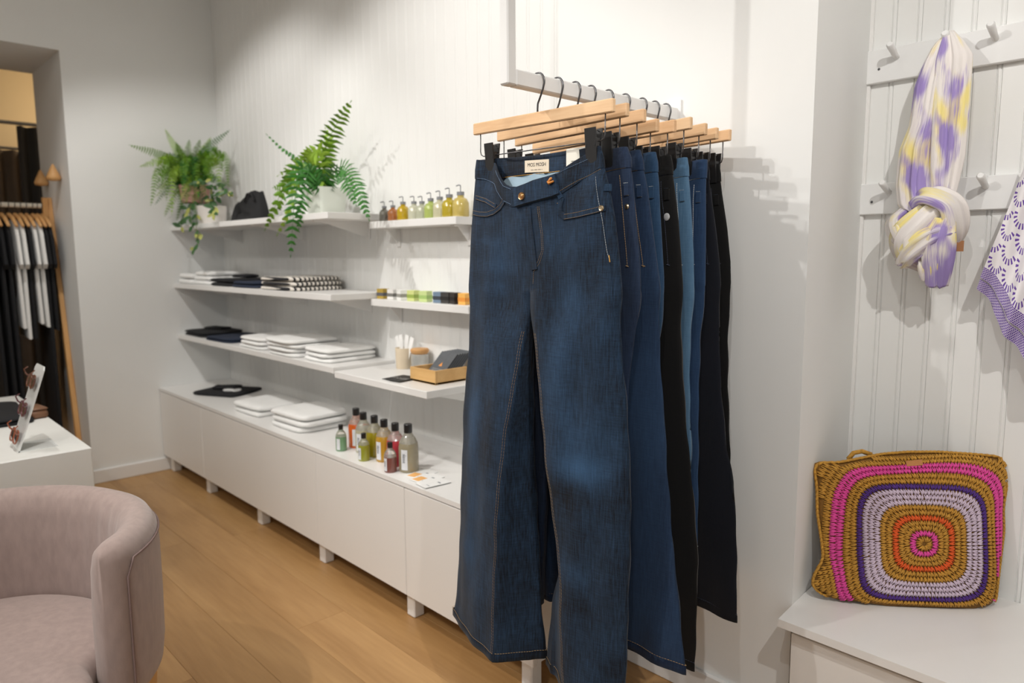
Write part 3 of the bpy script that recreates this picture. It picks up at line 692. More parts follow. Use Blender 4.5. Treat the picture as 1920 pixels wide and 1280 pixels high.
PJ = [P1,
 generic('indigo jeans, second on the rail, narrow edge showing beside the nearest pair', D2, [(1.47, 0.21), (1.439, 0.222), (1.39, 0.231), (1.309, 0.242), (1.233, 0.252), (1.179, 0.256), (1.112, 0.25), (1.022, 0.244), (0.93, 0.236), (0.7, 0.225), (0.25, 0.225)], 0.30, 0.33, 0.19, 0.03, 0.015),
 generic('flared navy jeans with a wide leg, third on the rail', D3, [(1.47, 0.2), (1.457, 0.203), (1.389, 0.223), (1.31, 0.238), (1.244, 0.251), (1.155, 0.268), (1.065, 0.278), (0.981, 0.286), (0.896, 0.296), (0.801, 0.305), (0.684, 0.32), (0.547, 0.339), (0.45, 0.353), (0.352, 0.368)], 0.352, 0.36, 0.19, 0.05, 0.023, fade3, THREAD_T, ridge=0.10),
 generic('mid-blue jeans, fourth on the rail, mostly hidden', D4, [(1.47, 0.205), (1.455, 0.209), (1.403, 0.219), (1.346, 0.223), (1.203, 0.238), (1.104, 0.242), (0.9, 0.235), (0.25, 0.225)], 0.40, 0.42, 0.155, 0.0, 0.02, 0.34),
 generic('black jeans with a round silver rivet, fifth on the rail', DB, [(1.47, 0.2), (1.455, 0.203), (1.394, 0.215), (1.319, 0.229), (1.202, 0.243), (1.039, 0.259), (0.919, 0.272), (0.794, 0.289), (0.713, 0.305), (0.618, 0.317), (0.549, 0.325), (0.439, 0.323), (0.285, 0.32)], 0.288, 0.40, 0.15, 0.0, 0.021, 0.3, THREAD_D),
 generic('light-blue jeans, palest pair on the rail', D6, [(1.48, 0.199), (1.471, 0.201), (1.406, 0.212), (1.337, 0.22), (1.246, 0.229), (1.154, 0.234), (0.857, 0.243), (0.768, 0.249), (0.5, 0.25), (0.25, 0.25)], 0.42, 0.45, 0.15, 0.0, 0.021, 0.45, THREAD_W),
 generic('plain blue jeans between the palest pair and the darkest navy pair', D7, [(1.47, 0.217), (1.391, 0.217), (1.323, 0.22), (1.151, 0.224), (1.103, 0.222), (0.941, 0.223), (0.776, 0.226), (0.62, 0.231), (0.25, 0.23)], 0.5, 0.5, 0.15, 0.0, 0.02, 0.36, THREAD_W),
 generic('very dark navy flared jeans, second from the wall', D8, [(1.47, 0.185), (1.399, 0.197), (1.325, 0.213), (1.229, 0.231), (1.15, 0.24), (1.054, 0.248), (0.909, 0.263), (0.767, 0.287), (0.697, 0.307), (0.587, 0.322), (0.476, 0.33), (0.34, 0.333)], 0.345, 0.50, 0.15, 0.0, 0.017, 0.3, THREAD_D),
 generic('black jeans hanging closest to the white wall', DB, [(1.48, 0.18), (1.471, 0.181), (1.392, 0.195), (1.311, 0.213), (1.228, 0.226), (1.147, 0.231), (1.031, 0.239), (0.914, 0.243), (0.83, 0.25), (0.74, 0.256), (0.25, 0.26)], 0.45, 0.5, 0.15, 0.0, 0.013, 0.3, THREAD_D)]
PJ[1]['left'].update(hem=0.372, ridge=[(1.175, 0.01), (0.8, -0.022), (0.37, -0.05)], inner=[(1.175, 0.0), (0.8, -0.03), (0.37, -0.058)])
JEANS = [Jean(i, PJ[i]) for i in range(9)]

# ---- details of the nearest pair
j = JEANS[0]
# overlapping button tab, fly, pockets
j.ribbon('button_tab', [(-0.036, 1.375), (0.02, 1.384), (0.07, 1.391), (0.09, 1.396)], 0.044, 0.0065, D1, 0.26)
m = j.stud('button', -0.006, 1.376, 0.0085, COPPER, [(0.0085, 0.006), (0.0088, 0.0095), (0.0078, 0.0112), (0.0066, 0.0106), (0.003, 0.011), (0.0005, 0.0116)])
mb = MB(); mb.tube([(0.0045*math.cos(t*math.pi/8), 0.0045*math.sin(t*math.pi/8), 0.0112) for t in range(16)], 0.0005, 6, closed=True); mb.build('button_ring', BRASS, m, True)
j.stitch('waistband_stitching', [(-0.19, 1.431), (-0.166, 1.427), (-0.124, 1.413), (-0.084, 1.372), (-0.05, 1.36)], THREAD_B)
j.stitch('waistband_stitching', [(-0.028, 1.356), (0.02, 1.365), (0.07, 1.372), (0.10, 1.384), (0.141, 1.403), (0.19, 1.421)], THREAD_T)
j.stitch('waistband_stitching', [(-0.12, 1.443), (-0.08, 1.404), (-0.05, 1.394)], THREAD_B)
j.stitch('waistband_stitching', [(-0.033, 1.393), (0.02, 1.403), (0.07, 1.411), (0.12, 1.43), (0.16, 1.446)], THREAD_B)
j.ribbon('fly', [(0.002, 1.352), (0.008, 1.30), (0.014, 1.25), (0.019, 1.215)], 0.022, 0.0025, D1, 0.2)
j.stitch('fly_stitching', [(-0.007, 1.35), (0.001, 1.309), (0.009, 1.245), (0.014, 1.216)], THREAD_B)
for d in (0, 0.0045):
    j.stitch('fly_stitching', [(0.036-d, 1.352), (0.046-d, 1.291), (0.047-d, 1.256), (0.036-d, 1.23+d), (0.018, 1.212+d)], THREAD_T)
j.stitch('bar_tack', [(0.013, 1.232), (0.022, 1.233)], THREAD_G, 0.0016, 0.0014, 0.0009)
j.stitch('bar_tack', [(0.085, 1.356), (0.097, 1.358)], THREAD_T, 0.0016, 0.0014, 0.0009)
j.stitch('crotch_stitching', [(0.016, 1.212), (0.013, 1.18)], THREAD_T)
# pockets: curved raised edges
pk = [(-0.205, 1.350), (-0.175, 1.345), (-0.144, 1.343), (-0.116, 1.347), (-0.095, 1.357), (-0.08, 1.371)]
j.ribbon('pocket_edge', pk, 0.012, 0.0024, D1, 0.24)
for d in (0.005, -0.0045): j.stitch('pocket_stitching', [(u, z+d) for u, z in pk], THREAD_T, off=0.0028)
cp = [(-0.192, 1.386), (-0.15, 1.376), (-0.11, 1.360)]
j.ribbon('coin_pocket_edge', cp, 0.011, 0.002, D1, 0.26)
for d in (0.004, -0.004): j.stitch('pocket_stitching', [(u, z+d) for u, z in cp], THREAD_T, off=0.0026)
pk = [(0.098, 1.368), (0.092, 1.35), (0.093, 1.336), (0.104, 1.327), (0.142, 1.33), (0.18, 1.336), (0.205, 1.341)]
j.ribbon('pocket_edge', pk, 0.012, 0.0026, D1, 0.24)
for d in (0.005, -0.0045): j.stitch('pocket_stitching', [(u, z+d) for u, z in pk[3:]], THREAD_T, off=0.0028)
j.stud('rivet', 0.198, 1.341, 0.0058, LGOLD, [(0.0058, 0.002), (0.006, 0.0035), (0.0048, 0.005), (0.003, 0.0044), (0.0005, 0.0046)])
j.beltloop(0.072, 1.412, 0.096, 1.366); j.beltloop(0.205, 1.389, 0.205, 1.375)
ss = [(0.178, 1.405), (0.19, 1.357), (0.2, 1.319), (0.212, 1.255), (0.217, 1.24)]
j.stitch('side_seam_stitching', ss, THREAD_W, 0.005, 0.0038, 0.0007)
j.stitch('bar_tack', [(0.2165, 1.246), (0.219, 1.232)], THREAD_G, 0.0014, 0.0013, 0.0013)
j.ribbon('side_seam', ss+[(0.232, 1.116), (0.246, 0.987), (0.257, 0.846), (0.262, 0.735), (0.262, 0.60), (0.258, 0.45), (0.252, 0.27)], 0.004, 0.0012, D1, 0.2)
for side in ('left', 'right'):
    rid = j.ridges[side][6:]
    for d in (0.0, 0.006):
        m = MB(); sg = -1 if side == 'left' else 1
        pts = [j.at(p[0]+sg*(0.003+d), p[2], off=0.0010) for p in rid]
        j.dashes(m, pts, 0.0075, 0.0055, 0.00045); tag(m.build('inseam_stitching', THREAD_T, j.root), kind='stuff')
# label and swing tag inside the back waistband
def back_y(u, z):
    h = j.bvh_wb.ray_cast(Vector((u, -0.004, z)), Vector((0, 1, 0))); return h[0][1] if h[0] is not None else 0.01
LY = min(back_y(u, z) for u in (-0.05, -0.02, 0.02) for z in (1.44, 1.455))-0.0006
m = MB()
for (u, v, z) in ((-0.051, 0, 1.461), (0.025, 0, 1.457), (0.025, 0, 1.430), (-0.051, 0, 1.434)): m.v.append((u, LY-0.0012, z))
for (u, v, z) in ((-0.051, 0, 1.461), (0.025, 0, 1.457), (0.025, 0, 1.430), (-0.051, 0, 1.434)): m.v.append((u, LY, z))
m.f = [(0, 1, 2, 3), (7, 6, 5, 4), (0, 4, 5, 1), (1, 5, 6, 2), (2, 6, 7, 3), (3, 7, 4, 0)]
lab = m.build('brand_label', CREAM, j.root); lab['label'] = 'cream woven label with black lettering'
text_mesh('lettering', 'MOS MOSH', 0.0115, INK, lab, frame((-0.0125, LY-0.0015, 1.4485), (1, 0, -0.05), (0, 0, 1)), 0.0001)
m = MB()
for k in range(16):
    if k % 5 != 4: m.box((-0.031+0.0023*k, LY-0.0017, 1.4378-0.0001*k), (-0.0295+0.0023*k, LY-0.0013, 1.4388-0.0001*k))
m.build('fine_print', INK, lab)

m = MB(); n_ = 16
for (z_, dy) in ((1.428, 0.0008), (1.412, 0.003), (1.385, 0.010), (1.35, 0.014)):
    for k in range(n_): u_ = -0.135+0.215*k/(n_-1); m.v.append((u_, LY-dy-0.002*math.sin(k*1.3+z_*60), z_+0.002*math.sin(k*0.9)))
for r_ in range(3):
    for k in range(n_-1): m.f.append((r_*n_+k, r_*n_+k+1, (r_+1)*n_+k+1, (r_+1)*n_+k))
o = m.build('lining', LINING, j.root, True); o['label'] = 'pale blue inner lining'
st = MB(); j.dashes(st, [(-0.135+0.21*k/30, LY-0.0022, 1.4292-0.0012*k/30) for k in range(31)], 0.0045, 0.0034, 0.0007); tag(st.build('inner_stitching', THREAD_G, j.root), kind='stuff')
m = MB(); m.box((0.079, LY-0.003, 1.432), (0.135, LY-0.0024, 1.4725)); tg = m.build('swing_tag', CARD, j.root); tg['label'] = 'cream paper swing tag'
m = MB()
for k in range(4): m.box((0.094+0.003*k, LY-0.0034, 1.444), (0.0956+0.003*k, LY-0.003, 1.4462)); m.box((0.091+0.004*k, LY-0.0034, 1.4385), (0.094+0.004*k, LY-0.003, 1.4395))
m.build('fine_print', INK, tg)
m = MB(); m.tube([j.at(0.088, 1.430, off=0.003), j.at(0.083, 1.422, off=0.009), j.at(0.076, 1.407, off=0.008), j.at(0.070, 1.40, off=0.009)], [0.0022, 0.0036, 0.003, 0.0018], 8)
m.tube([j.at(0.068, 1.402, off=0.007), j.at(0.075, 1.398, off=0.011), j.at(0.085, 1.402, off=0.008)], [0.0022, 0.0032, 0.002], 8)
lc = m.build('leather_tie', LEATHER, j.root, True); lc['label'] = 'tan leather tie on the belt loop'

# ---- details on the visible right edges of the others
EDGE = {1: (THREAD_T, LGOLD, 0.222, 1.345), 2: (THREAD_T, SILVER, 0.19, 1.345), 3: (THREAD_T, None, 0, 0), 4: (THREAD_D, SILVER, 0.207, 1.33), 5: (THREAD_W, None, 0, 0), 6: (THREAD_W, None, 0, 0), 7: (THREAD_D, None, 0, 0), 8: (THREAD_D, None, 0, 0)}
for i, (th, rv, ru, rz_) in EDGE.items():
    jj = JEANS[i]; e0 = lambda z: jj.uR(z)
    jj.stitch('waistband_stitching', [(e0(1.425)-0.09, 1.418), (e0(1.425)-0.05, 1.422), (e0(1.425)-0.006, 1.424)], th)
    jj.stitch('side_seam_stitching', [(e0(z)-0.026, z) for z in (1.41, 1.37, 1.33, 1.29, 1.25, 1.22)], th, 0.005, 0.0038, 0.0007)
    jj.beltloop(e0(1.385)-0.012, 1.392, e0(1.375)-0.012, 1.368)
    for z_ in (1.393, 1.389, 1.372, 1.368): jj.stitch('loop_stitching', [(e0(z_)-0.018, z_), (e0(z_)-0.006, z_)], th if th is not THREAD_T else THREAD_W, 0.0028, 0.002, 0.0005, off=0.0016)
    jj.stitch('bar_tack', [(e0(1.22)-0.030, 1.224), (e0(1.22)-0.022, 1.222)], THREAD_T if i < 4 else th, 0.0014, 0.0013, 0.0011)
    if rv is not None: jj.stud('rivet', ru, rz_, 0.0085 if i == 4 else 0.0055, rv)

# ================================================================== PLANTS
def leafmat(name, c1, c2):
    m = mat(name, c1, 0.45, var=0.25, vscale=30, spec=0.4)
    b = m.node_tree.nodes['Principled BSDF']; b.inputs['Subsurface Weight'].default_value = 0.0
    return m
FERN = leafmat('fern_green', s2l(100, 142, 30), None); FERN_D = leafmat('fern_deep_green', s2l(52, 112, 38), None); FERN_L = leafmat('fern_light_green', s2l(140, 176, 56), None)
HOYA = leafmat('hoya_green', s2l(52, 92, 44), None); HOYA_Y = leafmat('hoya_variegated', s2l(168, 172, 92), None); STEM = mat('plant_stem', s2l(92, 104, 58), 0.6)
def spline(pts, n):
    pts = [np.array(p, float) for p in pts]; P = [2*pts[0]-pts[1]]+pts+[2*pts[-1]-pts[-2]]; out = []
    S = len(pts)-1
    for i in range(n):
        x = i/(n-1)*S; k = min(int(x), S-1); t = x-k; a, b, c, d = P[k:k+4]
        out.append(0.5*((2*b)+(-a+c)*t+(2*a-5*b+4*c-d)*t*t+(-a+3*b-3*c+d)*t**3))
    return out
def frond(par, pts, width, mt, n=26, face=None, droop=0.25, start=0.12, r=None, prof=None, pwf=0.55):
    r = r or rnd; sp = spline(pts, n); m = MB(); m.tube(sp, [0.0022*(1-0.75*i/(n-1)) for i in range(n)], 5)
    L = sum(np.linalg.norm(b-a) for a, b in zip(sp, sp[1:])); pw = L/n*pwf
    for i in range(1, n):
        t = i/(n-1)
        if t < start: continue
        p = sp[i]; tg = sp[min(i+1, n-1)]-sp[i-1]; tg /= np.linalg.norm(tg)+1e-9
        f = np.array(face if face is not None else (CAM-p)); f = f/np.linalg.norm(f); f = f+np.array([r.uniform(-.25, .25) for _ in range(3)])
        s = np.cross(tg, f); s /= np.linalg.norm(s)+1e-9; nn = np.cross(s, tg)
        g = (math.sin(math.pi*min(1, (t-start)/(1-start)*0.82+0.18))**0.75) if prof is None else prof(t)
        for sg in (-1, 1):
            ln = width*g*r.uniform(0.85, 1.1)+0.002; d = s*sg+tg*0.35; d /= np.linalg.norm(d)
            mid = p+d*ln*0.5+np.array([0, 0, -droop*ln*0.15]); tip = p+d*ln+np.array([0, 0, -droop*ln])+nn*r.uniform(-.1, .1)*ln
            wv = tg*pw
            m.add([p-wv*0.6, p+wv*0.6, mid+wv*0.75, mid-wv*0.75, tip, mid+nn*0.002], [(0, 1, 5), (0, 5, 3), (1, 2, 5), (2, 4, 5), (4, 3, 5)])
    return m.build('frond', mt, par, fixn=False)
def leaf(par, p, d, ln, wd, mt, nrm):
    p = np.array(p); d = np.array(d, float); d /= np.linalg.norm(d); s = np.cross(d, nrm); s /= np.linalg.norm(s)+1e-9; n = np.cross(s, d); m = MB()
    pr = [(0, 0.05), (0.2, 0.7), (0.45, 1.0), (0.7, 0.8), (0.9, 0.35), (1.0, 0.02)]
    for (t, w_) in pr:
        c = p+d*ln*t-n*ln*0.12*t*t
        for k in (-1, 0, 1): m.v.append(tuple(c+s*k*wd/2*w_+n*abs(k)*wd*0.08*w_))
    for i in range(len(pr)-1):
        for k in (0, 1): m.f.append((i*3+k, i*3+k+1, i*3+4+k, i*3+3+k))
    return m.build('leaf', mt, par, True, fixn=False)
def zero(e):   # world-space parts under an empty that keeps its base location
    bpy.context.view_layer.update()
    inv = e.matrix_world.inverted()
    for c in e.children:
        c.matrix_local = inv @ c.matrix_local
# boston fern beside the corner
pb = np.array([-4.235, 1.555, 1.42])
e = empty('potted_fern', pb, 0, 'bushy light-green fern in a pink pot at the corner end of the shelf', 'plant')
m = MB(); m.lathe([(0.055, 0), (0.06, 0.004), (0.066, 0.12), (0.062, 0.122), (0.056, 0.012)], 28, pb); m.build('pot_stand', mat('pale_glass', s2l(205, 212, 206), 0.15, trans=0.35), e, True, sharp=40)
m = MB(); m.lathe([(0.05, 0.124), (0.07, 0.13), (0.084, 0.225), (0.08, 0.228), (0.075, 0.21), (0.0, 0.205)], 28, pb, cap=False); m.build('pot', mat('pink_clay', s2l(205, 158, 145), 0.7, var=0.06, vscale=14), e, True, sharp=40)
fr = [((243, 272), (300, 288), -4.20), ((310, 243), (333, 282), -4.25), ((430, 244), (388, 278), -4.05), ((283, 384), (298, 322), -4.12), ((322, 402), (326, 322), -4.06), ((262, 312), (305, 300), -4.15),
      ((428, 345), (420, 290), -4.0), ((372, 372), (366, 308), -3.98), ((342, 362), (345, 305), -4.0), ((303, 345), (315, 300), -4.1), ((398, 340), (392, 290), -3.96), ((285, 335), (310, 295), -4.18),
      ((412, 372), (408, 300), -4.02), ((355, 262), (352, 290), -4.1), ((375, 262), (368, 285), -4.05), ((395, 258), (380, 285), -4.15), ((330, 268), (340, 288), -4.2), ((405, 290), (385, 292), -4.0),
      ((312, 375), (318, 312), -4.16), ((385, 360), (380, 300), -4.1), ((295, 308), (320, 292), -4.22), ((418, 320), (405, 280), -4.08), ((348, 330), (350, 295), -3.97), ((362, 345), (362, 296), -4.03)]
rf = random.Random(3)
for (t_, mpt, xx) in fr:
    base = pb+np.array([rf.uniform(-.03, .03), rf.uniform(-.03, .03), 0.215]); mid = on_x(*mpt, (xx-4.235)/2); tip = on_x(*t_, xx)
    mid[2] = max(mid[2], base[2]+0.02) if t_[1] > 300 else mid[2]
    frond(e, [base, base*0.5+mid*0.5+np.array([0, 0, 0.03]), mid, tip], 0.034, rf.choice((FERN, FERN, FERN, FERN_L, FERN_D)), 38, r=rf, droop=0.3, pwf=0.42)
for k in range(22):     # shorter arching fronds that hide the pot
    a = R(rf.uniform(-175, 45)); rr = rf.uniform(0.13, 0.24); base = pb+np.array([rf.uniform(-.04, .04), rf.uniform(-.04, .04), 0.215])
    tip = base+np.array([rr*math.cos(a), rr*math.sin(a), rf.uniform(-0.2, 0.02)]); tip[0] = max(tip[0], -4.345); mid = base*0.5+tip*0.5+np.array([0, 0, rf.uniform(0.05, 0.10)])
    frond(e, [base, base*0.6+mid*0.4+np.array([0, 0, 0.03]), mid, tip], 0.028, rf.choice((FERN, FERN, FERN_L, FERN_D)), 34, r=rf, droop=0.3, pwf=0.42)
zero(e)
# variegated trailing plant in a white pot
pb = np.array([-4.015, 1.56, 1.42])
e = empty('trailing_houseplant', pb, 0, 'variegated trailing plant in a white pot, vines over the shelf edge', 'plant')
m = MB(); m.lathe([(0.066, 0), (0.07, 0.004), (0.078, 0.1), (0.074, 0.1), (0.066, 0.08), (0, 0.078)], 28, pb, cap=False); m.build('pot', mat('white_glaze', s2l(232, 226, 220), 0.3), e, True, sharp=40)
vines = [[(388, 372), (372, 395, 1.50), (368, 425, 1.43), (372, 450, 1.43), (364, 466, 1.43)], [(380, 372), (360, 385, 1.50), (345, 405, 1.44), (340, 425, 1.43)], [(385, 370), (372, 345, 1.5), (385, 340, 1.45)], [(395, 372), (415, 360, 1.5), (432, 362, 1.48)],
         [(398, 374), (402, 388, 1.46), (400, 402, 1.44)], [(385, 372), (365, 380, 1.48), (356, 392, 1.45), (362, 425, 1.43), (378, 440, 1.43)], [(392, 372), (398, 352, 1.54), (420, 348, 1.52)]]
rv = random.Random(5)
for vn in vines:
    pts = [pb+np.array([rv.uniform(-.03, .03), rv.uniform(-.03, .03), 0.085])]+[on_y(*p) for p in vn[1:]]
    sp = spline(pts, 16); m = MB(); m.tube(sp, 0.0018, 5); m.build('vine', STEM, e, True)
    for i in range(3, 16, 2):
        for sgn in (-1, 1):
            d = np.array([rv.uniform(-1, 1), rv.uniform(-.6, .2), rv.uniform(-1.0, 0.2)])+sgn*np.array([0.8, 0, 0])
            leaf(e, sp[i], d, rv.uniform(0.035, 0.055), rv.uniform(0.018, 0.026), rv.choice((HOYA, HOYA, HOYA_Y)), (0.5, -0.8, 0.3))
zero(e)
# big fern
pb = np.array([-2.84, 1.60, 1.42])
e = empty('potted_fern', pb, 0, 'large dark-green fern with long arching fronds in a white square pot', 'plant')
m = MB(); rings = [(0.060, 0.0), (0.064, 0.004), (0.079, 0.118), (0.075, 0.118), (0.07, 0.1)]
def sq(r_, n=36):
    o = []
    for k in range(n):
        a = 2*math.pi*k/n; c, s_ = math.cos(a), math.sin(a); o.append((r_*math.copysign(abs(c)**0.45, c), r_*math.copysign(abs(s_)**0.45, s_)))
    return o
for (r_, z_) in rings: m.v += [(pb[0]+x, pb[1]+y_, pb[2]+z_) for x, y_ in sq(r_)]
for i in range(len(rings)-1):
    for k in range(36): m.f.append((i*36+k, i*36+(k+1) % 36, (i+1)*36+(k+1) % 36, (i+1)*36+k))
m.f.append(tuple(range(36))); m.build('pot', mat('white_ceramic', s2l(226, 230, 220), 0.4, var=0.03, vscale=10), e, True, sharp=40)
m = MB(); m.prism([(pb[0]+x*0.95, pb[1]+y_*0.95) for x, y_ in sq(0.072)], pb[2]+0.095, pb[2]+0.1); m.build('soil', mat('potting_soil', (0.03, 0.02, 0.013), 0.95, bump=0.5, bscale=150), e)
big = [([(607, 345), (608, 285), (630, 235), (658, 190)], 1.58, 0.062, FERN, 24), ([(610, 345), (640, 312), (668, 345), (692, 412)], 1.50, 0.052, FERN_D, 34), ([(602, 345), (566, 315), (552, 385), (545, 480)], 1.43, 0.062, FERN_D, 30),
       ([(600, 345), (560, 305), (535, 345), (512, 352)], 1.5, 0.045, FERN, 22), ([(600, 340), (575, 300), (540, 345), (520, 400)], 1.46, 0.04, FERN, 22), ([(604, 340), (590, 290), (565, 300), (520, 330)], 1.52, 0.045, FERN_L, 22),
       ([(606, 340), (600, 285), (580, 290), (570, 305)], 1.5, 0.05, FERN_L, 14), ([(612, 345), (632, 320), (650, 345), (668, 385)], 1.53, 0.045, FERN_D, 26), ([(600, 350), (580, 320), (566, 380), (560, 430)], 1.45, 0.05, FERN_D, 24),
       ([(600, 345), (545, 330), (515, 390), (497, 430)], 1.44, 0.03, FERN, 18), ([(598, 335), (560, 300), (530, 280), (500, 252)], 1.55, 0.012, FERN_D, 20), ([(606, 335), (610, 300), (618, 270), (610, 240)], 1.6, 0.04, FERN_L, 18), ([(604, 345), (560, 340), (540, 400), (520, 440)], 1.44, 0.022, FERN_L, 16)]
for (pp, yy, wd_, mt, n) in big:
    pts = [pb+np.array([rf.uniform(-.02, .02), rf.uniform(-.02, .02), 0.1])]
    for q_, (a, b) in enumerate(pp): pts.append(on_y(a, b, 1.6+(yy-1.6)*min(1, (q_+1)/3)))
    frond(e, pts, wd_, mt, n, r=rf, droop=0.22)
zero(e)

# ================================================================== THINGS ON THE SHELVES
def slab_rings(m, cx, cy, z, w_, d_, t, rz, r_, n=56, cor=0.32, jit=0.004):
    c, s_ = math.cos(rz), math.sin(rz); ph = r_.uniform(0, 6)
    lv = [(0.010, 0.0), (0.002, 0.18*t), (0.0, 0.5*t), (0.003, 0.82*t), (0.011, t), (0.05, t)]
    base = len(m.v)
    for (ins, zz) in lv:
        for k in range(n):
            a = 2*math.pi*k/n; x = math.copysign(abs(math.cos(a))**cor, math.cos(a)); y_ = math.copysign(abs(math.sin(a))**cor, math.sin(a))
            jj = 1+0.018*math.sin(a*3+ph)+0.010*math.sin(a*7+ph*2)
            X = x*(w_/2-ins)*jj; Y = y_*(d_/2-ins)*jj
            m.v.append((cx+X*c-Y*s_, cy+X*s_+Y*c, z+zz*(1-0.05*(1+math.sin(a*2+ph))-0.05*(1+math.sin(a*5+ph*3)))))
    for i in range(len(lv)-1):
        for k in range(n): m.f.append((base+i*n+k, base+i*n+(k+1) % n, base+(i+1)*n+(k+1) % n, base+(i+1)*n+k))
    m.f.append(tuple(base+k for k in range(n-1, -1, -1))); m.f.append(tuple(base+(len(lv)-1)*n+k for k in range(n)))
WTEE = mat('white_jersey', s2l(240, 240, 238), 0.85, var=0.02, vscale=30, bump=0.2, bscale=120); BTEE = mat('black_jersey', s2l(20, 21, 25), 0.85, var=0.1, vscale=20); NTEE = mat('navy_jersey', s2l(32, 42, 62), 0.85, var=0.1, vscale=20)
def stripes(name, axis, per, c1, c2, duty=0.5):
    m = bpy.data.materials.new(name); m.use_nodes = True; nt = m.node_tree; b = nt.nodes['Principled BSDF']; b.inputs['Roughness'].default_value = 0.85
    tc = nt.nodes.new('ShaderNodeTexCoord'); sx = nt.nodes.new('ShaderNodeSeparateXYZ'); nt.links.new(tc.outputs['Object'], sx.inputs[0])
    d = nt.nodes.new('ShaderNodeMath'); d.operation = 'DIVIDE'; d.inputs[1].default_value = per; nt.links.new(sx.outputs[axis], d.inputs[0])
    f = nt.nodes.new('ShaderNodeMath'); f.operation = 'FRACT'; nt.links.new(d.outputs[0], f.inputs[0])
    g = nt.nodes.new('ShaderNodeMath'); g.operation = 'GREATER_THAN'; g.inputs[1].default_value = 1-duty; nt.links.new(f.outputs[0], g.inputs[0])
    mx = nt.nodes.new('ShaderNodeMix'); mx.data_type = 'RGBA'; mx.inputs['A'].default_value = (*c1, 1); mx.inputs['B'].default_value = (*c2, 1); nt.links.new(g.outputs[0], mx.inputs['Factor'])
    nt.links.new(mx.outputs['Result'], b.inputs['Base Color']); MATS[name] = m; return m
STRIPE = stripes('breton_stripe_jersey', 1, 0.021, s2l(228, 222, 212), s2l(34, 34, 38), 0.42)
rg = random.Random(21)
def folded(label, cx, cy, z, w_, d_, t, rz, mt, group=None, layers=2, sleeve=False):
    e = empty('folded_top', (cx, cy, z), rz, label, 'folded top', group)
    lt = t/layers
    for l in range(layers):
        m = MB(); slab_rings(m, rg.uniform(-.004, .004), rg.uniform(-.004, .004), l*lt, w_*(1-0.03*l), d_*(1-0.03*l), lt*0.93, rg.uniform(-.02, .02), rg)
        m.build('fold', mt, e, True)
    if sleeve:
        m = MB(); slab_rings(m, -w_*0.1, d_*0.12, t*1.0, w_*0.5, d_*0.35, lt*0.8, 0.35, rg); m.build('sleeve', mt, e, True)
    return e
# second shelf
z2 = 1.092
folded('rounded white folded top at the corner end of the striped-top shelf', -4.24, 1.585, z2, 0.20, 0.25, 0.062, 0.0, WTEE, 'folded tops')
folded('fluffy white folded top beside the black one on the striped-top shelf', -4.02, 1.60, z2, 0.22, 0.25, 0.075, 0.05, WTEE, 'folded tops', 3)
folded('black folded top on the same shelf as the striped tops', -3.76, 1.60, z2, 0.26, 0.26, 0.042, 0.0, BTEE, 'folded tops', 2, True)
folded('navy folded top next to the striped tops', -3.47, 1.60, z2, 0.26, 0.26, 0.034, 0.03, NTEE, 'folded tops', 2)
for q_, lb in enumerate(('lowest', 'middle', 'topmost')):
    folded(lb+' black-and-white striped top of the stack of three', -3.10, 1.60, z2+0.0215*q_, 0.36-0.015*q_, 0.27, 0.0205, rg.uniform(-.03, .03), STRIPE, 'striped tops', 1)
# third shelf
z3 = 0.796
folded('black folded top at the corner end of the shelf with white stacks', -4.18, 1.60, z3, 0.30, 0.26, 0.03, 0.0, BTEE, 'folded tops', 2, True)
folded('navy folded top between the black top and the white stacks', -3.82, 1.59, z3, 0.30, 0.26, 0.024, 0.04, NTEE, 'folded tops', 2)
for (cx, cy, n, w_, wh) in ((-3.42, 1.60, 3, 0.27, 'far'), (-3.08, 1.585, 4, 0.29, 'middle'), (-2.79, 1.61, 3, 0.22, 'near')):
    nm = {3: ('bottom', 'middle', 'top'), 4: ('bottom', 'second lowest', 'second highest', 'top')}[n]
    for q_ in range(n):
        folded('%s white folded top of the %s white stack, third shelf' % (nm[q_], wh), cx+rg.uniform(-.008, .008), cy, z3+0.0195*q_, w_, 0.26, 0.019, rg.uniform(-.06, .06), WTEE, 'white tops on the third shelf', 1)
# cabinet top
zc_ = 0.493
e = folded('black folded top with white print on the cabinet top', -3.93, 1.56, zc_, 0.30, 0.26, 0.018, 0.5, BTEE, None, 1, True)
m = MB()
for (a, b, r1, r2) in ((0.03, -0.03, 0.03, 0.02), (0.075, -0.02, 0.018, 0.028)):
    m.tube([(a+r1*math.cos(t*math.pi/9), b+r2*math.sin(t*math.pi/9), 0.0195) for t in range(18)], 0.004, 5, closed=True)
m.build('print', WTEE, e)
for (cx, n, wh) in ((-3.33, 2, 'far'), (-2.90, 3, 'near')):
    for q_ in range(n):
        folded('%s white folded top of the %s stack on the cabinet' % ((('lower', 'upper') if n == 2 else ('lowest', 'middle', 'topmost'))[q_], wh), cx+rg.uniform(-.006, .006), 1.515, zc_+0.0265*q_, 0.29, 0.25, 0.026, 0.04*q_, WTEE, 'white tops on the cabinet', 1)
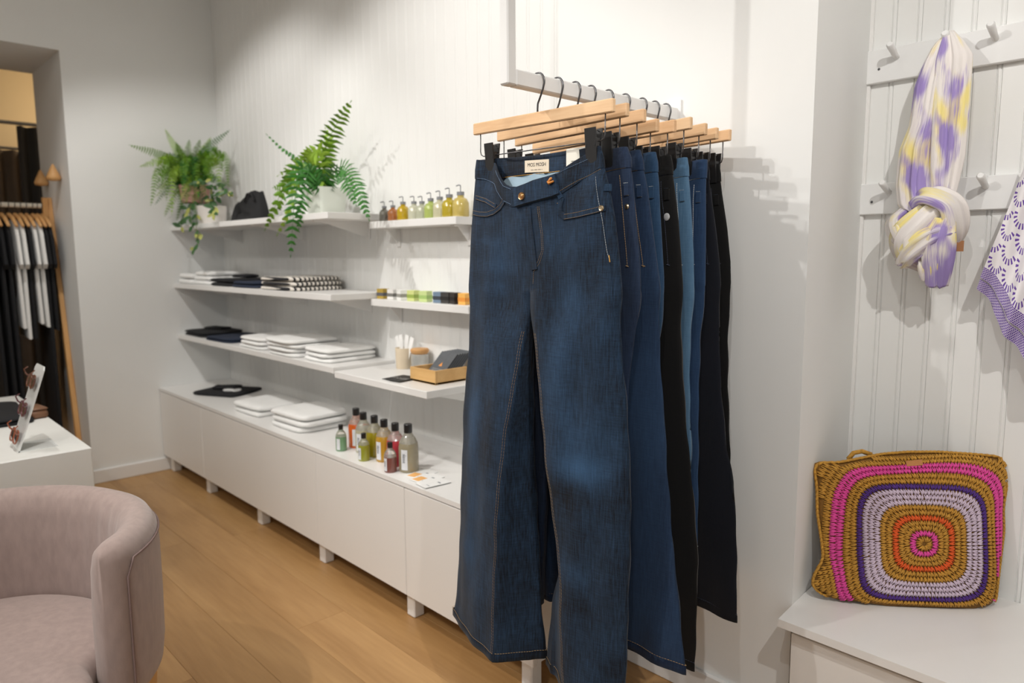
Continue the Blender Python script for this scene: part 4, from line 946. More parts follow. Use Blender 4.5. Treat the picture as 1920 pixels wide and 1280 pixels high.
# black bag on the top shelf
e = empty('shoulder_bag', (-3.62, 1.60, 1.42), R(4), 'black fabric bag on the shelf between the two ferns', 'bag')
m = MB()
def bagP(i, k_):
    a = 2*math.pi*i/32; u = k_/10; x = math.copysign(abs(math.cos(a))**0.5, math.cos(a)); y_ = math.copysign(abs(math.sin(a))**0.5, math.sin(a))
    sc = 1-0.18*u**2; h_ = 0.10+0.055*sm(-0.05, 0.25, x)-0.012*sm(0.6, 1.0, x)
    return (x*0.155*sc, y_*0.05*(1-0.55*u), u*h_+0.006*math.sin(x*9)*u)
m.grid(bagP, 32, 11, True); top = [bagP(i, 10) for i in range(32)]; n0 = len(m.v); m.f.append(tuple(i*11+10 for i in range(32)))
m.f.append(tuple(i*11 for i in range(31, -1, -1))); m.build('body', mat('black_canvas', s2l(28, 28, 30), 0.9, bump=0.2, bscale=300), e, True, sharp=60)
m = MB(); m.tube([(0.02, -0.038, 0.10), (0.05, -0.036, 0.138), (0.09, -0.036, 0.138), (0.12, -0.038, 0.10)], 0.006, 8); m.build('handle', MATS['black_canvas'], e, True)
# wooden box with grey cards, cup, jar, dark cards
e = empty('card_box', (-2.10, 1.625, 0.781), R(0), 'bamboo box filled with grey cards on the short shelf', 'box')
m = MB(); bw, bd, bh, tk = 0.077, 0.075, 0.052, 0.008
m.box((-bw, -bd, 0.0), (bw, bd, tk)); m.build('base', BAMBOO, e)
for nm, lo, hi in (('front', (-bw, -bd, 0), (bw, -bd+tk, bh)), ('back', (-bw, bd-tk, 0), (bw, bd, bh)), ('side', (-bw, -bd+tk, 0), (-bw+tk, bd-tk, bh)), ('side', (bw-tk, -bd+tk, 0), (bw, bd-tk, bh))):
    m = MB(); m.box(lo, hi, 0.001); m.build(nm+'_panel', BAMBOO, e)
GREYC = mat('charcoal_card', s2l(88, 91, 95), 0.6, var=0.1, vscale=60); BLKC = mat('black_card', s2l(34, 34, 34), 0.6)
for q_ in range(7):
    c = empty('gift_card', (-2.11+0.004*q_, 1.60+0.009*q_, 0.792+0.001*q_), 0, 'grey card in the bamboo box, %s' % ('front one with an orange emblem' if q_ == 0 else ('%s from the front' % ('second', 'third', 'fourth', 'fifth', 'sixth', 'rearmost')[q_-1] if q_ < 6 else 'rearmost')), 'card', 'grey cards in the box')
    m = MB(); m.box((-0.052, -0.0009, 0), (0.052, 0.0009, 0.122), 0.0004); o = m.build('sheet', GREYC, c); c.rotation_euler = (R(-44), 0, R(-4))
    if q_ == 0:
        m = MB(); m.add([(-0.011, -0.0014, 0.055), (0.011, -0.0014, 0.055), (0.0, -0.0014, 0.074)], [(0, 1, 2)]); m.build('emblem', mat('orange_print', s2l(228, 150, 74), 0.5), c)
        for k in range(5):
            m = MB(); m.box((-0.036, -0.00125, 0.012+0.007*k), (0.036-0.012*(k % 2), -0.0011, 0.0145+0.007*k)); m.build('text_line', mat('pale_print', s2l(150, 150, 148), 0.6), c)
for q_ in range(3):
    c = empty('flat_card', (-2.25+0.028*q_, 1.545-0.004*q_, 0.782+0.0013*q_), R(8), 'black card lying flat left of the bamboo box, %s of three' % ('leftmost', 'middle', 'rightmost')[q_], 'card', 'black cards by the box')
    m = MB(); m.box((-0.03, -0.055, 0), (0.03, 0.055, 0.0012), 0.0003); m.build('sheet', BLKC, c)
    m = MB(); m.box((-0.02, -0.012, 0.0013), (0.02, -0.004, 0.0015)); m.box((-0.016, 0.004, 0.0013), (0.016, 0.009, 0.0015)); m.build('print', MATS['pale_print'], c)
e = empty('cup', (-2.43, 1.70, 0.781), 0, 'beige cup with white paper fans standing in it', 'cup')
m = MB(); m.lathe([(0.03, 0), (0.032, 0.003), (0.035, 0.086), (0.033, 0.086), (0.03, 0.006), (0, 0.006)], 28, cap=False); m.build('body', mat('beige_clay', s2l(222, 206, 180), 0.6, var=0.04, vscale=20), e, True, sharp=40)
for q_, (a, b) in enumerate(((-0.03, -22), (-0.014, -11), (0.01, 6), (0.026, 20))):
    c = empty('paper_strip', (-2.43+a*0.35, 1.70, 0.789), 0, 'white paper strip in the beige cup, %s' % ('leftmost', 'second from left', 'second from right', 'rightmost')[q_], 'paper', 'paper strips in the cup')
    m = MB(); m.box((-0.012, -0.0006, 0), (0.012, 0.0006, 0.132)); m.build('sheet', WTEE, c); c.rotation_euler = (R(-3), R(b), 0)
e = empty('storage_jar', (-2.325, 1.705, 0.781), 0, 'clear jar with a round wooden lid behind the card box', 'jar')
m = MB(); m.lathe([(0.034, 0), (0.036, 0.004), (0.036, 0.068), (0.032, 0.07), (0.033, 0.066), (0.033, 0.006), (0, 0.006)], 28, cap=False); m.build('glass', mat('clear_glass', (0.95, 0.96, 0.95), 0.08, trans=0.85), e, True, sharp=40)
m = MB(); m.lathe([(0.03, 0.0705), (0.034, 0.074), (0.038, 0.082), (0.038, 0.088), (0.034, 0.092), (0, 0.092)], 28); m.build('lid', PINE, e, True, sharp=40)
# ledge bottles
LIQ = lambda n, c, tr=0.25: mat(n, c, 0.12, trans=tr, coat=0.5, spec=0.5)
bt = [(-2.525, (128, 124, 114), 'smoky grey', 0.05), (-2.463, (196, 124, 72), 'amber', 0.05), (-2.392, (206, 172, 26), 'deep yellow', 0.058), (-2.318, (214, 214, 190), 'frosted clear', 0.056), (-2.266, (198, 200, 176), 'clear, slightly green', 0.054),
      (-2.21, (186, 202, 112), 'light green', 0.06), (-2.154, (218, 214, 180), 'pale clear', 0.062), (-2.097, (200, 178, 52), 'yellow', 0.066), (-2.032, (218, 196, 112), 'pale yellow, nearest the ledge end', 0.07)]
PUMP = mat('smoky_pump', (0.32, 0.33, 0.35), 0.25, trans=0.3)
for (x, c, nm, h_) in bt:
    e = empty('pump_bottle', (x, 1.688, 1.385), 0, 'small %s pump bottle on the narrow ledge' % nm, 'bottle', 'pump bottles on the ledge'); rr = h_*0.44
    m = MB(); m.lathe([(rr*0.92, 0), (rr, 0.004), (rr, h_*0.72), (rr*0.75, h_*0.92), (rr*0.4, h_), (rr*0.38, h_*1.1), (0, h_*1.1)], 24); m.build('body', LIQ('ledge_liquid_'+nm.split(',')[0].replace(' ', '_'), s2l(*c), 0.3), e, True, sharp=50)
    m = MB(); m.lathe([(rr*0.45, h_*1.1), (rr*0.45, h_*1.28), (0, h_*1.28)], 16); m.tube([(0, 0, h_*1.28), (0, 0, h_*1.6)], 0.0018, 8); m.tube([(0, 0, h_*1.6), (-0.004, -0.003, h_*1.63), (-0.013, -0.01, h_*1.58)], 0.0024, 8); m.build('pump', PUMP, e, True, sharp=50)
# boxes on the second ledge
bx = [(-2.552, (178, 150, 62), (88, 88, 94), 'ochre and grey'), (-2.476, (232, 230, 226), (120, 118, 112), 'white, second from the left'), (-2.412, (236, 236, 232), (150, 148, 140), 'white, third from the left'), (-2.335, (206, 214, 138), (150, 170, 80), 'yellow-green'),
      (-2.255, (198, 214, 146), (160, 190, 110), 'pale green'), (-2.165, (112, 132, 152), (60, 66, 74), 'blue-grey'), (-2.118, (60, 58, 56), (30, 28, 26), 'black, next to the blue-grey one'), (-2.068, (52, 46, 42), (28, 24, 22), 'black, next to the orange one'), (-2.015, (240, 182, 92), (230, 150, 60), 'orange')]
for q_, (x, c1, c2, nm) in enumerate(bx):
    e = empty('soap_box', (x, 1.688, 1.066), R(rg.uniform(-14, 14)), 'small %s soap box on the lower ledge' % nm, 'box', 'small boxes on the ledge')
    m = MB(); m.box((-0.021, -0.017, 0), (0.021, 0.017, 0.042), 0.0012); m.build('carton', mat('carton_%d' % q_, s2l(*c1), 0.6), e)
    m = MB(); m.box((-0.0212, -0.0172, 0.012), (0.0212, 0.0172, 0.026)); m.build('band', mat('carton_band_%d' % q_, s2l(*c2), 0.6), e)
# wash bottles on the cabinet
CAPB = mat('black_cap', (0.014, 0.014, 0.015), 0.3); CLR = mat('clear_plastic', (0.9, 0.88, 0.8), 0.06, trans=0.8)
LBL = mat('bottle_label', s2l(222, 224, 228), 0.5)
def wash(x, y_, sc, col, label, fill, group, txt=True, rz=0.0):
    e = empty('wash_bottle', (x, y_, 0.493), rz, label, 'bottle', group); h_, rr = 0.128*sc, 0.0325*sc
    f_ = fill*h_; r_at = lambda z: interp([(0, rr*0.93), (0.003, rr), (h_*0.62, rr), (h_*0.74, rr*0.93), (h_*0.86, rr*0.70), (h_*0.94, rr*0.44), (h_, rr*0.38)], z)
    zs = [0, 0.003]+[h_*t/14 for t in range(1, 15)]
    lo = [z for z in zs if z < f_]+[f_]; hi = [f_]+[z for z in zs if z > f_]
    m = MB(); m.lathe([(r_at(z), z) for z in lo]+[(0, f_)], 28); m.build('liquid', LIQ('wash_'+label.split()[1].replace('-', '_')+str(int(sc*10)), s2l(*col), 0.22), e, True, sharp=50)
    m = MB(); m.lathe([(r_at(z), z+0.0003) for z in hi], 28, cap=False); m.build('shoulder', CLR, e, True)
    m = MB(); m.lathe([(rr*0.40, h_-0.001), (rr*0.42, h_+0.001), (rr*0.42, h_+0.026*sc), (rr*0.38, h_+0.0275*sc), (0, h_+0.0275*sc)], 20); m.build('cap', CAPB, e, True, sharp=40)
    a0 = R(-62); m = MB(); n = 6; da = 0.011*sc/rr
    for k in range(n+1):
        a = a0-da+2*da*k/n
        for z in (h_*0.08, h_*0.60): m.v.append(((rr+0.0006)*math.cos(a), (rr+0.0006)*math.sin(a), z))
    for k in range(n): m.f.append((k*2, k*2+2, k*2+3, k*2+1))
    lb = m.build('label', LBL, e, True)
    if txt:
        cx, cy = (rr+0.0009)*math.cos(a0), (rr+0.0009)*math.sin(a0); nrm = Vector((math.cos(a0), math.sin(a0), 0))
        text_mesh('lettering', 'soak', 0.017*sc, mat('label_ink', (0.06, 0.07, 0.09), 0.6), lb, frame((cx, cy, h_*0.38), (0, 0, 1), nrm.cross(Vector((0, 0, 1)))*-1), 0.0001)
    return e
GB = 'wash bottles on the cabinet'
wash(-2.43, 1.465, 1.0, (226, 104, 36), 'large orange wash bottle at the back of the row', 0.74, GB, False, R(20))
wash(-2.345, 1.445, 1.0, (196, 190, 162), 'large pale wash bottle behind the small yellow-green one', 0.70, GB, True, R(-8))
wash(-2.268, 1.445, 1.0, (166, 150, 28), 'large olive-yellow wash bottle, third of the tall row', 0.74, GB, False, R(60))
wash(-2.188, 1.435, 1.0, (206, 160, 52), 'large amber-yellow wash bottle, fourth of the tall row', 0.74, GB, True, R(-16))
wash(-2.112, 1.432, 1.0, (204, 66, 78), 'large pink-red wash bottle behind the small brownish one', 0.74, GB, True, R(-16))
wash(-2.022, 1.425, 1.08, (166, 156, 128), 'large grey-beige wash bottle nearest the leaflets', 0.74, GB, True, R(0))
wash(-2.425, 1.392, 0.66, (128, 170, 128), 'small mint-green wash bottle in front of the orange one', 0.66, GB, False)
wash(-2.245, 1.382, 0.66, (166, 168, 54), 'small lime-yellow wash bottle in front of the tall row', 0.7, GB, True, R(-20))
wash(-2.058, 1.372, 0.68, (138, 84, 76), 'small brownish-red wash bottle in front of the pink one', 0.62, GB, True, R(-24))
PAPER = mat('leaflet_paper', s2l(238, 238, 236), 0.55); OPR = mat('leaflet_orange', s2l(238, 180, 110), 0.55); GPR = mat('leaflet_grey', s2l(120, 126, 134), 0.55)
for q_, (x, y_, rz, lb) in enumerate(((-1.955, 1.43, 12, 'leaflet with orange print nearest the bottles'), (-1.90, 1.412, 4, 'leaflet with orange print partly under its neighbour'), (-1.845, 1.395, -6, 'white leaflet with a grey mark at the cabinet edge'))):
    c = empty('leaflet', (x, y_, 0.4932+0.0016*q_), R(rz), lb, 'leaflet', 'leaflets beside the bottles')
    m = MB(); m.box((-0.035, -0.05, 0), (0.035, 0.05, 0.0014), 0.0003); m.build('sheet', PAPER, c)
    m = MB(); m.box((-0.03, -0.042, 0.00145), (0.004, 0.0, 0.0016)); m.build('picture', OPR if q_ < 2 else PAPER, c)
    m = MB(); m.box((0.008, 0.012, 0.00145), (0.024, 0.018, 0.0016)); m.box((0.008, -0.03, 0.00145), (0.026, -0.028, 0.0016)); m.build('print', GPR, c)

# ================================================================== TUB CHAIR
VELVET = mat('mauve_velvet', s2l(168, 149, 143), 0.8, var=0.08, vscale=60, bump=0.12, bscale=420, stretch=(1, 1, 0.35), sheen=0.35, spec=0.2)
CX, CY = -1.994, 0.167
e = empty('tub_chair', (CX, CY, 0), 0, 'mauve velvet tub chair with a brass base', 'armchair')
A0, A1 = R(36), R(284)
prof = [(0.375, 0.235), (0.394, 0.25), (0.4, 0.30), (0.402, 0.42), (0.402, 0.54), (0.398, 0.585), (0.385, 0.609), (0.362, 0.621), (0.338, 0.616), (0.318, 0.596), (0.308, 0.555), (0.303, 0.46), (0.302, 0.34), (0.302, 0.24)]
m = MB(); NA = 96; NPf = len(prof)
for i in range(NA+1):
    t = i/NA; a = A0+(A1-A0)*t; de = min(t, 1-t)*(A1-A0)*0.35; k = min(1, de/0.045); k = math.sqrt(max(0, 1-(1-k)**2))
    for q_, (r_, z_) in enumerate(prof):
        rm = 0.352; rr = rm+(r_-rm)*(0.10+0.90*k); zz = z_ if z_ < 0.5 else 0.5+(z_-0.5)*(0.78+0.22*k)
        if q_ in (10, 11): rr += 0.0028*math.sin(a*34)*sm(0.9, 1.5, a)*sm(2.6, 1.9, a)*(1 if z_ > 0.5 else 0.6)
        m.v.append((rr*math.cos(a), rr*math.sin(a), zz))
for i in range(NA):
    for q_ in range(NPf-1): m.f.append((i*NPf+q_, (i+1)*NPf+q_, (i+1)*NPf+q_+1, i*NPf+q_+1))
m.f.append(tuple(range(NPf))); m.f.append(tuple(NA*NPf+q_ for q_ in range(NPf-1, -1, -1)))
m.build('backrest', VELVET, e, True, sharp=75)
m = MB(); pts = []
pts += [(0.393*math.cos(A0+0.075), 0.393*math.sin(A0+0.075), z_) for z_ in (0.245, 0.28, 0.36, 0.46, 0.54)]
pts = [(p[0]*1.018, p[1]*1.018, p[2]) for p in pts]
pts += [(0.4015*math.cos(A0+(A1-A0)*t), 0.4015*math.sin(A0+(A1-A0)*t), 0.578) for t in np.linspace(0.03, 0.97, 60)]
m.tube(pts, 0.0026, 6); m.build('piping', mat('mauve_piping', s2l(140, 118, 114), 0.85), e, True)
m = MB(); n = 72; rings = []
def srad(a):
    a = a % (2*math.pi); d = min(abs(a-R(-20) % (2*math.pi)), 2*math.pi-abs(a-R(-20) % (2*math.pi))); return 0.303+0.085*(1-sm(R(44), R(58), d))
for (ins, z_) in ((0.0, 0.235), (-0.004, 0.25), (-0.002, 0.30), (0.008, 0.332), (0.03, 0.345), (0.12, 0.352), (0.25, 0.354)):
    for k in range(n): a = 2*math.pi*k/n; r_ = max(0.01, srad(a)-ins); m.v.append((r_*math.cos(a), r_*math.sin(a), z_))
for i in range(6):
    for k in range(n): m.f.append((i*n+k, i*n+(k+1) % n, (i+1)*n+(k+1) % n, (i+1)*n+k))
m.f.append(tuple(range(n-1, -1, -1))); m.f.append(tuple(6*n+k for k in range(n))); m.build('seat', VELVET, e, True, sharp=60)
m = MB(); m.lathe([(0.355, 0.0), (0.36, 0.004), (0.38, 0.233), (0.36, 0.236)], 64); m.build('base', BRASS, e, True, sharp=40)

# ================================================================== DISPLAY PLINTH AND WHAT LIES ON IT
e = MB().box((-4.02, -0.30, 0.0), (-2.726, 0.605, 0.60), 0.004).build('display_plinth', mat('plinth_white', s2l(228, 228, 224), 0.5, var=0.01)); tag(e, 'white display plinth behind the tub chair', 'plinth')
sb = [on_z(17, 835, 0.6), on_z(38, 848, 0.6)]; tp = [on_x(63, 678, -2.956), on_x(88, 690, -2.822)]
y0, y1, zt = (sb[0][1]+sb[1][1])/2, (tp[0][1]+tp[1][1])/2, (tp[0][2]+tp[1][2])/2
SX = -2.889; dirv = np.array([0, y1-y0, zt-0.6]); SL = np.linalg.norm(dirv); dirv /= SL; nv = np.array([0, -dirv[2], dirv[1]])
e = empty('sunglasses_stand', (SX, y0, 0.6), 0, 'slanted white display strip holding three sunglasses', 'display stand')
m = MB()
def sp_(x, l, d): return (x, dirv[1]*l+nv[1]*d, dirv[2]*l+nv[2]*d)
hw = 0.067; ol = [(-hw, 0.0), (hw, 0.0), (hw, SL-0.012), (hw-0.012, SL), (-hw+0.012, SL), (-hw, SL-0.012)]
m.v = [sp_(x, l, 0) for x, l in ol]+[sp_(x, l, -0.004) for x, l in ol]
m.f = [tuple(range(6)), tuple(range(11, 5, -1))]+[(i, (i+1) % 6, 6+(i+1) % 6, 6+i) for i in range(6)]
ACR = mat('white_acrylic', s2l(226, 228, 226), 0.25); m.build('panel', ACR, e)
m = MB(); m.box((-hw, 0.0, 0.0), (hw, y1-y0+0.02, 0.004)); m.build('foot', ACR, e)
LENS = mat('brown_lens', s2l(84, 66, 58), 0.08, trans=0.2, coat=1.0)
for q_, (l, fc, nm) in enumerate(((0.80, (104, 58, 40), 'top'), (0.47, (92, 40, 48), 'middle'), (0.15, (146, 70, 36), 'bottom'))):
    g = empty('sunglasses', (SX, y0, 0.6), 0, '%s pair of sunglasses on the slanted strip, %s' % (nm, ('dark brown frame', 'burgundy frame', 'tortoise-brown frame')[q_]), 'sunglasses', 'sunglasses on the strip')
    FM = mat('frame_'+nm, s2l(*fc), 0.2, coat=0.6); L0 = SL*l
    for sx in (-0.029, 0.029):
        m = MB(); ring = []; c = [sp_(sx, L0, 0.012)]
        for k in range(18): a = 2*math.pi*k/18; ring.append(sp_(sx+0.0255*math.copysign(abs(math.cos(a))**0.8, math.cos(a)), L0+0.0225*math.copysign(abs(math.sin(a))**0.8, math.sin(a)), 0.012))
        m.tube(ring, 0.0028, 6, closed=True); fr_ = m.build('rim', FM, g, True)
        m = MB(); m.v = ring+[sp_(sx, L0, 0.0165)]; m.f = [(k, (k+1) % 18, 18) for k in range(18)]; m.build('lens', LENS, g, True)
        s_ = 1 if sx > 0 else -1
        m = MB(); m.tube([sp_(sx+s_*0.026, L0+0.012, 0.012), sp_(sx+s_*0.033, L0+0.016, 0.02), sp_(sx+s_*0.034, L0+0.03, 0.03), sp_(sx+s_*0.028, L0+0.042, 0.022)], [0.003, 0.003, 0.0022, 0.002], 6); m.build('temple', FM, g, True)
    m = MB(); m.tube([sp_(-0.006, L0+0.008, 0.012), sp_(0, L0+0.012, 0.014), sp_(0.006, L0+0.008, 0.012)], 0.0026, 6); m.build('bridge', FM, g, True)
e = folded('black folded garment with a small white tag on the plinth', -3.50, 0.33, 0.6, 0.44, 0.44, 0.035, 0.0, BTEE, None, 2)
m = MB(); m.box((-0.15, -0.05, 0.0362), (-0.12, 0.02, 0.0375)); m.build('tag', WTEE, e)
e = empty('glasses_case', (-3.42, 0.565, 0.6), R(8), 'brown leather case beside the black garment on the plinth', 'case')
m = MB(); m.box((-0.06, -0.03, 0.0), (0.06, 0.03, 0.034), 0.008); m.build('body', mat('brown_leather', s2l(122, 86, 62), 0.5, var=0.1), e, True, sharp=50)
m = MB(); m.box((-0.0605, -0.0305, 0.034), (0.0605, 0.0305, 0.044), 0.006); m.build('lid', MATS['brown_leather'], e, True, sharp=50)

# ================================================================== DOORWAY: WALL KNOBS, CLOTHES RACK, CURTAINS
for q_, (px, py, lb) in enumerate(((77, 336, 'drop-shaped wooden wall hook nearer the curtains'), (100, 326, 'drop-shaped wooden wall hook nearer the room'))):
    p = on_y(px, py, 0.93); m = MB()
    m.lathe([(0.004, 0.052), (0.012, 0.035), (0.028, 0.0), (0.036, -0.02), (0.03, -0.034), (0.0, -0.038)], 20)
    o = m.build('wall_hook', PINE, None, True, sharp=60); o.location = (p[0], 0.93, p[2]); tag(o, lb, 'hook', 'wooden hooks in the doorway')
XK, ZK = -4.80, 1.535
e = empty('clothes_rack', (XK, 0.5, 0), 0, 'wooden A-frame clothes rack with a pale rod in the doorway', 'clothes rack')
for (ys, lab_) in ((0.438, 0), (-1.15, 1)):
    for sg in (1, -1):
        m = MB(); a = np.array([0.0+sg*-0.015, ys+sg*0.0, ZK+0.045]); b = np.array([sg*0.27, ys, 0.0]); d = (b-a)/np.linalg.norm(b-a); n_ = np.array([d[2], 0, -d[0]])
        w2, t2 = 0.017, 0.012
        vs_ = []
        for p in (a, b):
            for (s1, s2) in ((1, 1), (1, -1), (-1, -1), (-1, 1)): vs_.append(p+n_*w2*s1+np.array([0, t2*s2+sg*0.0125, 0]))
        m.add(vs_, [(0, 1, 2, 3), (7, 6, 5, 4), (0, 4, 5, 1), (1, 5, 6, 2), (2, 6, 7, 3), (3, 7, 4, 0)]); m.build('leg', PINE, e)
m = MB(); m.tube([(0, 0.44, ZK), (0, -1.16, ZK)], 0.014, 14); m.build('rod', mat('pale_rod', s2l(226, 220, 205), 0.5), e, True, sharp=50)
TEEP = [(0.0, -0.035), (0.07, 0.0), (0.155, -0.03), (0.225, -0.09), (0.262, -0.25), (0.205, -0.275), (0.178, -0.17), (0.175, -0.60), (0.0, -0.61)]
TEE = TEEP+[(-x, z) for x, z in TEEP[-2:0:-1]]
def garment(Y, mt, ln, label, hang=True, rz=0.0):
    e = empty('hanging_top', (XK, Y, ZK-0.075), rz, label, 'hanging clothes', 'clothes on the wooden rack')
    pl = [(x*0.9, (z if z > -0.5 else -ln+(0.01 if abs(x) < 0.01 else 0))) for x, z in TEE]; n = len(pl); m = MB()
    cen = (0.0, -ln*0.5)
    for (th, sc) in ((-0.010, 0.94), (-0.006, 1.0), (0.006, 1.0), (0.010, 0.94)):
        for (x, z) in pl: m.v.append((x*sc, th+0.006*math.sin(z*22+x*9), cen[1]+(z-cen[1])*(1-(1-sc)*0.3)))
    for r_ in range(3):
        for i in range(n): m.f.append((r_*n+i, r_*n+(i+1) % n, (r_+1)*n+(i+1) % n, (r_+1)*n+i))
    m.f.append(tuple(range(n-1, -1, -1))); m.f.append(tuple(3*n+i for i in range(n))); m.build('cloth', mt, e)
    h = empty('wooden_hanger', (XK, Y, ZK-0.075), rz, 'wooden hanger of the '+label.replace(' in the doorway', ''), 'hanger', 'hangers on the wooden rack')
    m = MB(); m.tube([(-0.19, 0, -0.045), (-0.10, 0, -0.002), (0, 0, 0.022), (0.10, 0, -0.002), (0.19, 0, -0.045)], [0.008, 0.011, 0.012, 0.011, 0.008], 10); m.build('shoulder_bar', PINE, h, True)
    m = MB(); m.tube([(0, 0, 0.025), (0, 0, 0.055), (0.012, 0, 0.068)]+[(0.018*math.cos(R(a)), 0, 0.0765+0.018*math.sin(R(a))) for a in range(0, 200, 25)], 0.002, 6); m.build('hook', STEEL, h, True)
spec = [(99, BTEE, 0.62, 'black tee nearest the rack post'), (81, WTEE, 0.60, 'white tee second from the rack post'), (69, WTEE, 0.58, 'white tee third from the rack post'), (58, BTEE, 0.66, 'black tee between the white tees'),
        (47, WTEE, 0.66, 'off-white tee fifth from the rack post'), (35, WTEE, 0.60, 'off-white tee sixth from the rack post'), (20, BTEE, 1.15, 'long black dress next to the off-white tees'), (6, BTEE, 1.15, 'long black dress cut by the photo edge'), (-12, BTEE, 1.15, 'long black dress outermost on the rack')]
for (px, mt, ln, lb) in spec:
    Y = on_x(px, 450, XK+0.21)[1]; garment(Y, mt, ln, lb+' in the doorway')
Yb = on_x(90, 450, XK+0.21)[1]
garment(Yb, BTEE, 1.22, 'long black coat at the rack post end in the doorway')
CHAR = mat('charcoal_curtain', s2l(62, 60, 58), 0.9, var=0.1, vscale=6); BRWN = mat('taupe_curtain', s2l(112, 98, 84), 0.9, var=0.1, vscale=6)
def curtain(x, ya, yb, zt_, mt, label, amp, k_):
    n = 90; m = MB(); m.grid(lambda i, j_: (x+amp*math.sin(i/n*k_), ya+(yb-ya)*i/(n-1), 0.02+(zt_-0.02)*j_/6), n, 7)
    o = m.build('curtain', mt, None, True); tag(o, label, 'curtain')
pA = on_x(30, 236, -5.7); pB = on_x(75, 236, -5.7)
curtain(-5.7, pA[1], pA[1]+0.55, pA[2], CHAR, 'charcoal curtain hanging beyond the doorway', 0.03, 42)
pC = on_x(0, 280, -6.2)
curtain(-6.2, pC[1]-0.4, pC[1]+0.45, pC[2], BRWN, 'taupe curtain behind the charcoal one', 0.03, 60)
m = MB(); m.tube([(-5.7, -0.6, pA[2]+0.018), (-5.7, 1.9, pA[2]+0.018)], 0.012, 10); tag(m.build('curtain_rod', mat('grey_rod', s2l(150, 150, 152), 0.35, metal=0.6), None, True, sharp=50), 'grey curtain rod beyond the doorway', 'curtain rod')
m = MB(); m.tube([(-6.2, -0.6, pC[2]+0.014), (-6.2, 1.9, pC[2]+0.014)], 0.01, 10); tag(m.build('curtain_rod', MATS['grey_rod'], None, True, sharp=50), 'thin rod carrying the taupe curtain', 'curtain rod')

# ================================================================== CROCHET BAG
GOLD = mat('raffia_gold', s2l(190, 140, 54), 0.8, var=0.25, vscale=160); GOLDD = mat('raffia_gold_dark', s2l(128, 90, 34), 0.9, var=0.2, vscale=120)
PINK = mat('raffia_pink', s2l(226, 78, 160), 0.75, var=0.12, vscale=160); PURP = mat('raffia_purple', s2l(82, 46, 128), 0.75, var=0.15, vscale=160); LAV = mat('raffia_lavender', s2l(208, 190, 206), 0.8, var=0.1, vscale=160); ORNG = mat('raffia_orange', s2l(222, 92, 34), 0.75, var=0.12, vscale=160)
b0, b1 = np.array([-0.711, 1.776, 0.36]), np.array([-0.399, 2.055, 0.36])
U = (b1-b0)/np.linalg.norm(b1-b0); Nn = np.array([U[1], -U[0], 0.0]); LEAN = R(11); Wv = np.array([0, 0, 1.0])*math.cos(LEAN)-Nn*math.sin(LEAN); Nv = np.cross(U, Wv)
if Nv@(CAM-b0) < 0: Nv = -Nv
mid0 = (b0+b1)/2
def onbag(px, py):
    d = ray(px, py); k = ((mid0-CAM)@Nv)/(d@Nv); p = CAM+d*k-mid0; return np.array([p@U, p@Wv])
OUT = [onbag(*p) for p in ((1522, 862), (1560, 868), (1600, 860), (1650, 850), (1700, 846), (1760, 846), (1820, 850), (1886, 856), (1886, 900), (1878, 950), (1880, 990), (1874, 1040), (1868, 1090), (1864, 1130),
       (1830, 1146), (1780, 1150), (1720, 1147), (1660, 1142), (1600, 1132), (1550, 1118), (1518, 1100), (1524, 1075), (1542, 1050), (1538, 1010), (1530, 960), (1530, 910))]
def onring(px, py):
    o_ = mid0+Nv*0.045; d = ray(px, py); k = ((o_-CAM)@Nv)/(d@Nv); p = CAM+d*k-o_; return np.array([p@U, p@Wv])
BC = onring(1730, 1018); zmin = min(p[1] for p in OUT)
OUTc = [np.array(p) for p in OUT]
def outrad(a):   # distance from BC to the outline at angle a
    d = np.array([math.cos(a), math.sin(a)]); best = 0
    for p, q in zip(OUTc, OUTc[1:]+OUTc[:1]):
        e_ = q-p; den = d[0]*e_[1]-d[1]*e_[0]
        if abs(den) < 1e-9: continue
        w_ = p-BC; t = (w_[0]*e_[1]-w_[1]*e_[0])/den; s_ = (w_[0]*d[1]-w_[1]*d[0])/den
        if t > 0 and -1e-6 <= s_ <= 1+1e-6: best = max(best, t)
    return best
NAo = 180; ORAD = np.array([outrad(2*math.pi*k/NAo) for k in range(NAo)])
for _ in range(2): ORAD = 0.25*np.roll(ORAD, 1)+0.5*ORAD+0.25*np.roll(ORAD, -1)
def orad(a): x = (a/(2*math.pi)*NAo) % NAo; k = int(x); t = x-k; return ORAD[k % NAo]*(1-t)+ORAD[(k+1) % NAo]*t
def bagpt(A, B, off=0.0):
    d = np.array([A, B])-BC; r_ = np.linalg.norm(d); f = min(1, r_/orad(math.atan2(d[1], d[0]))); bul = 0.050*(1-f**3.2)**0.6
    wob = 0.0025*math.sin(A*38+B*11)+0.002*math.sin(B*45-A*20)
    return mid0+U*A+Wv*B+Nv*(bul+wob*(1-f)+off)
e = empty('crochet_bag', (mid0[0], mid0[1], 0.36), 0, 'crochet raffia tote with concentric gold, pink, purple and orange squares', 'bag')
m = MB(); NR = 14
fc = []
for r_ in range(NR+1):
    for k in range(NAo):
        a = 2*math.pi*k/NAo; rr = orad(a)*r_/NR; m.v.append(tuple(bagpt(BC[0]+rr*math.cos(a), BC[1]+rr*math.sin(a))))
for r_ in range(NR):
    for k in range(NAo): m.f.append((r_*NAo+k, r_*NAo+(k+1) % NAo, (r_+1)*NAo+(k+1) % NAo, (r_+1)*NAo+k))
nb0 = len(m.v)
for r_ in range(6):   # back side
    for k in range(NAo):
        a = 2*math.pi*k/NAo; f = (6-r_)/6; rr = orad(a)*f; p = mid0+U*(BC[0]+rr*math.cos(a))+Wv*(BC[1]+rr*math.sin(a))-Nv*(0.028*(1-f**4)**0.6+0.001); m.v.append(tuple(p))
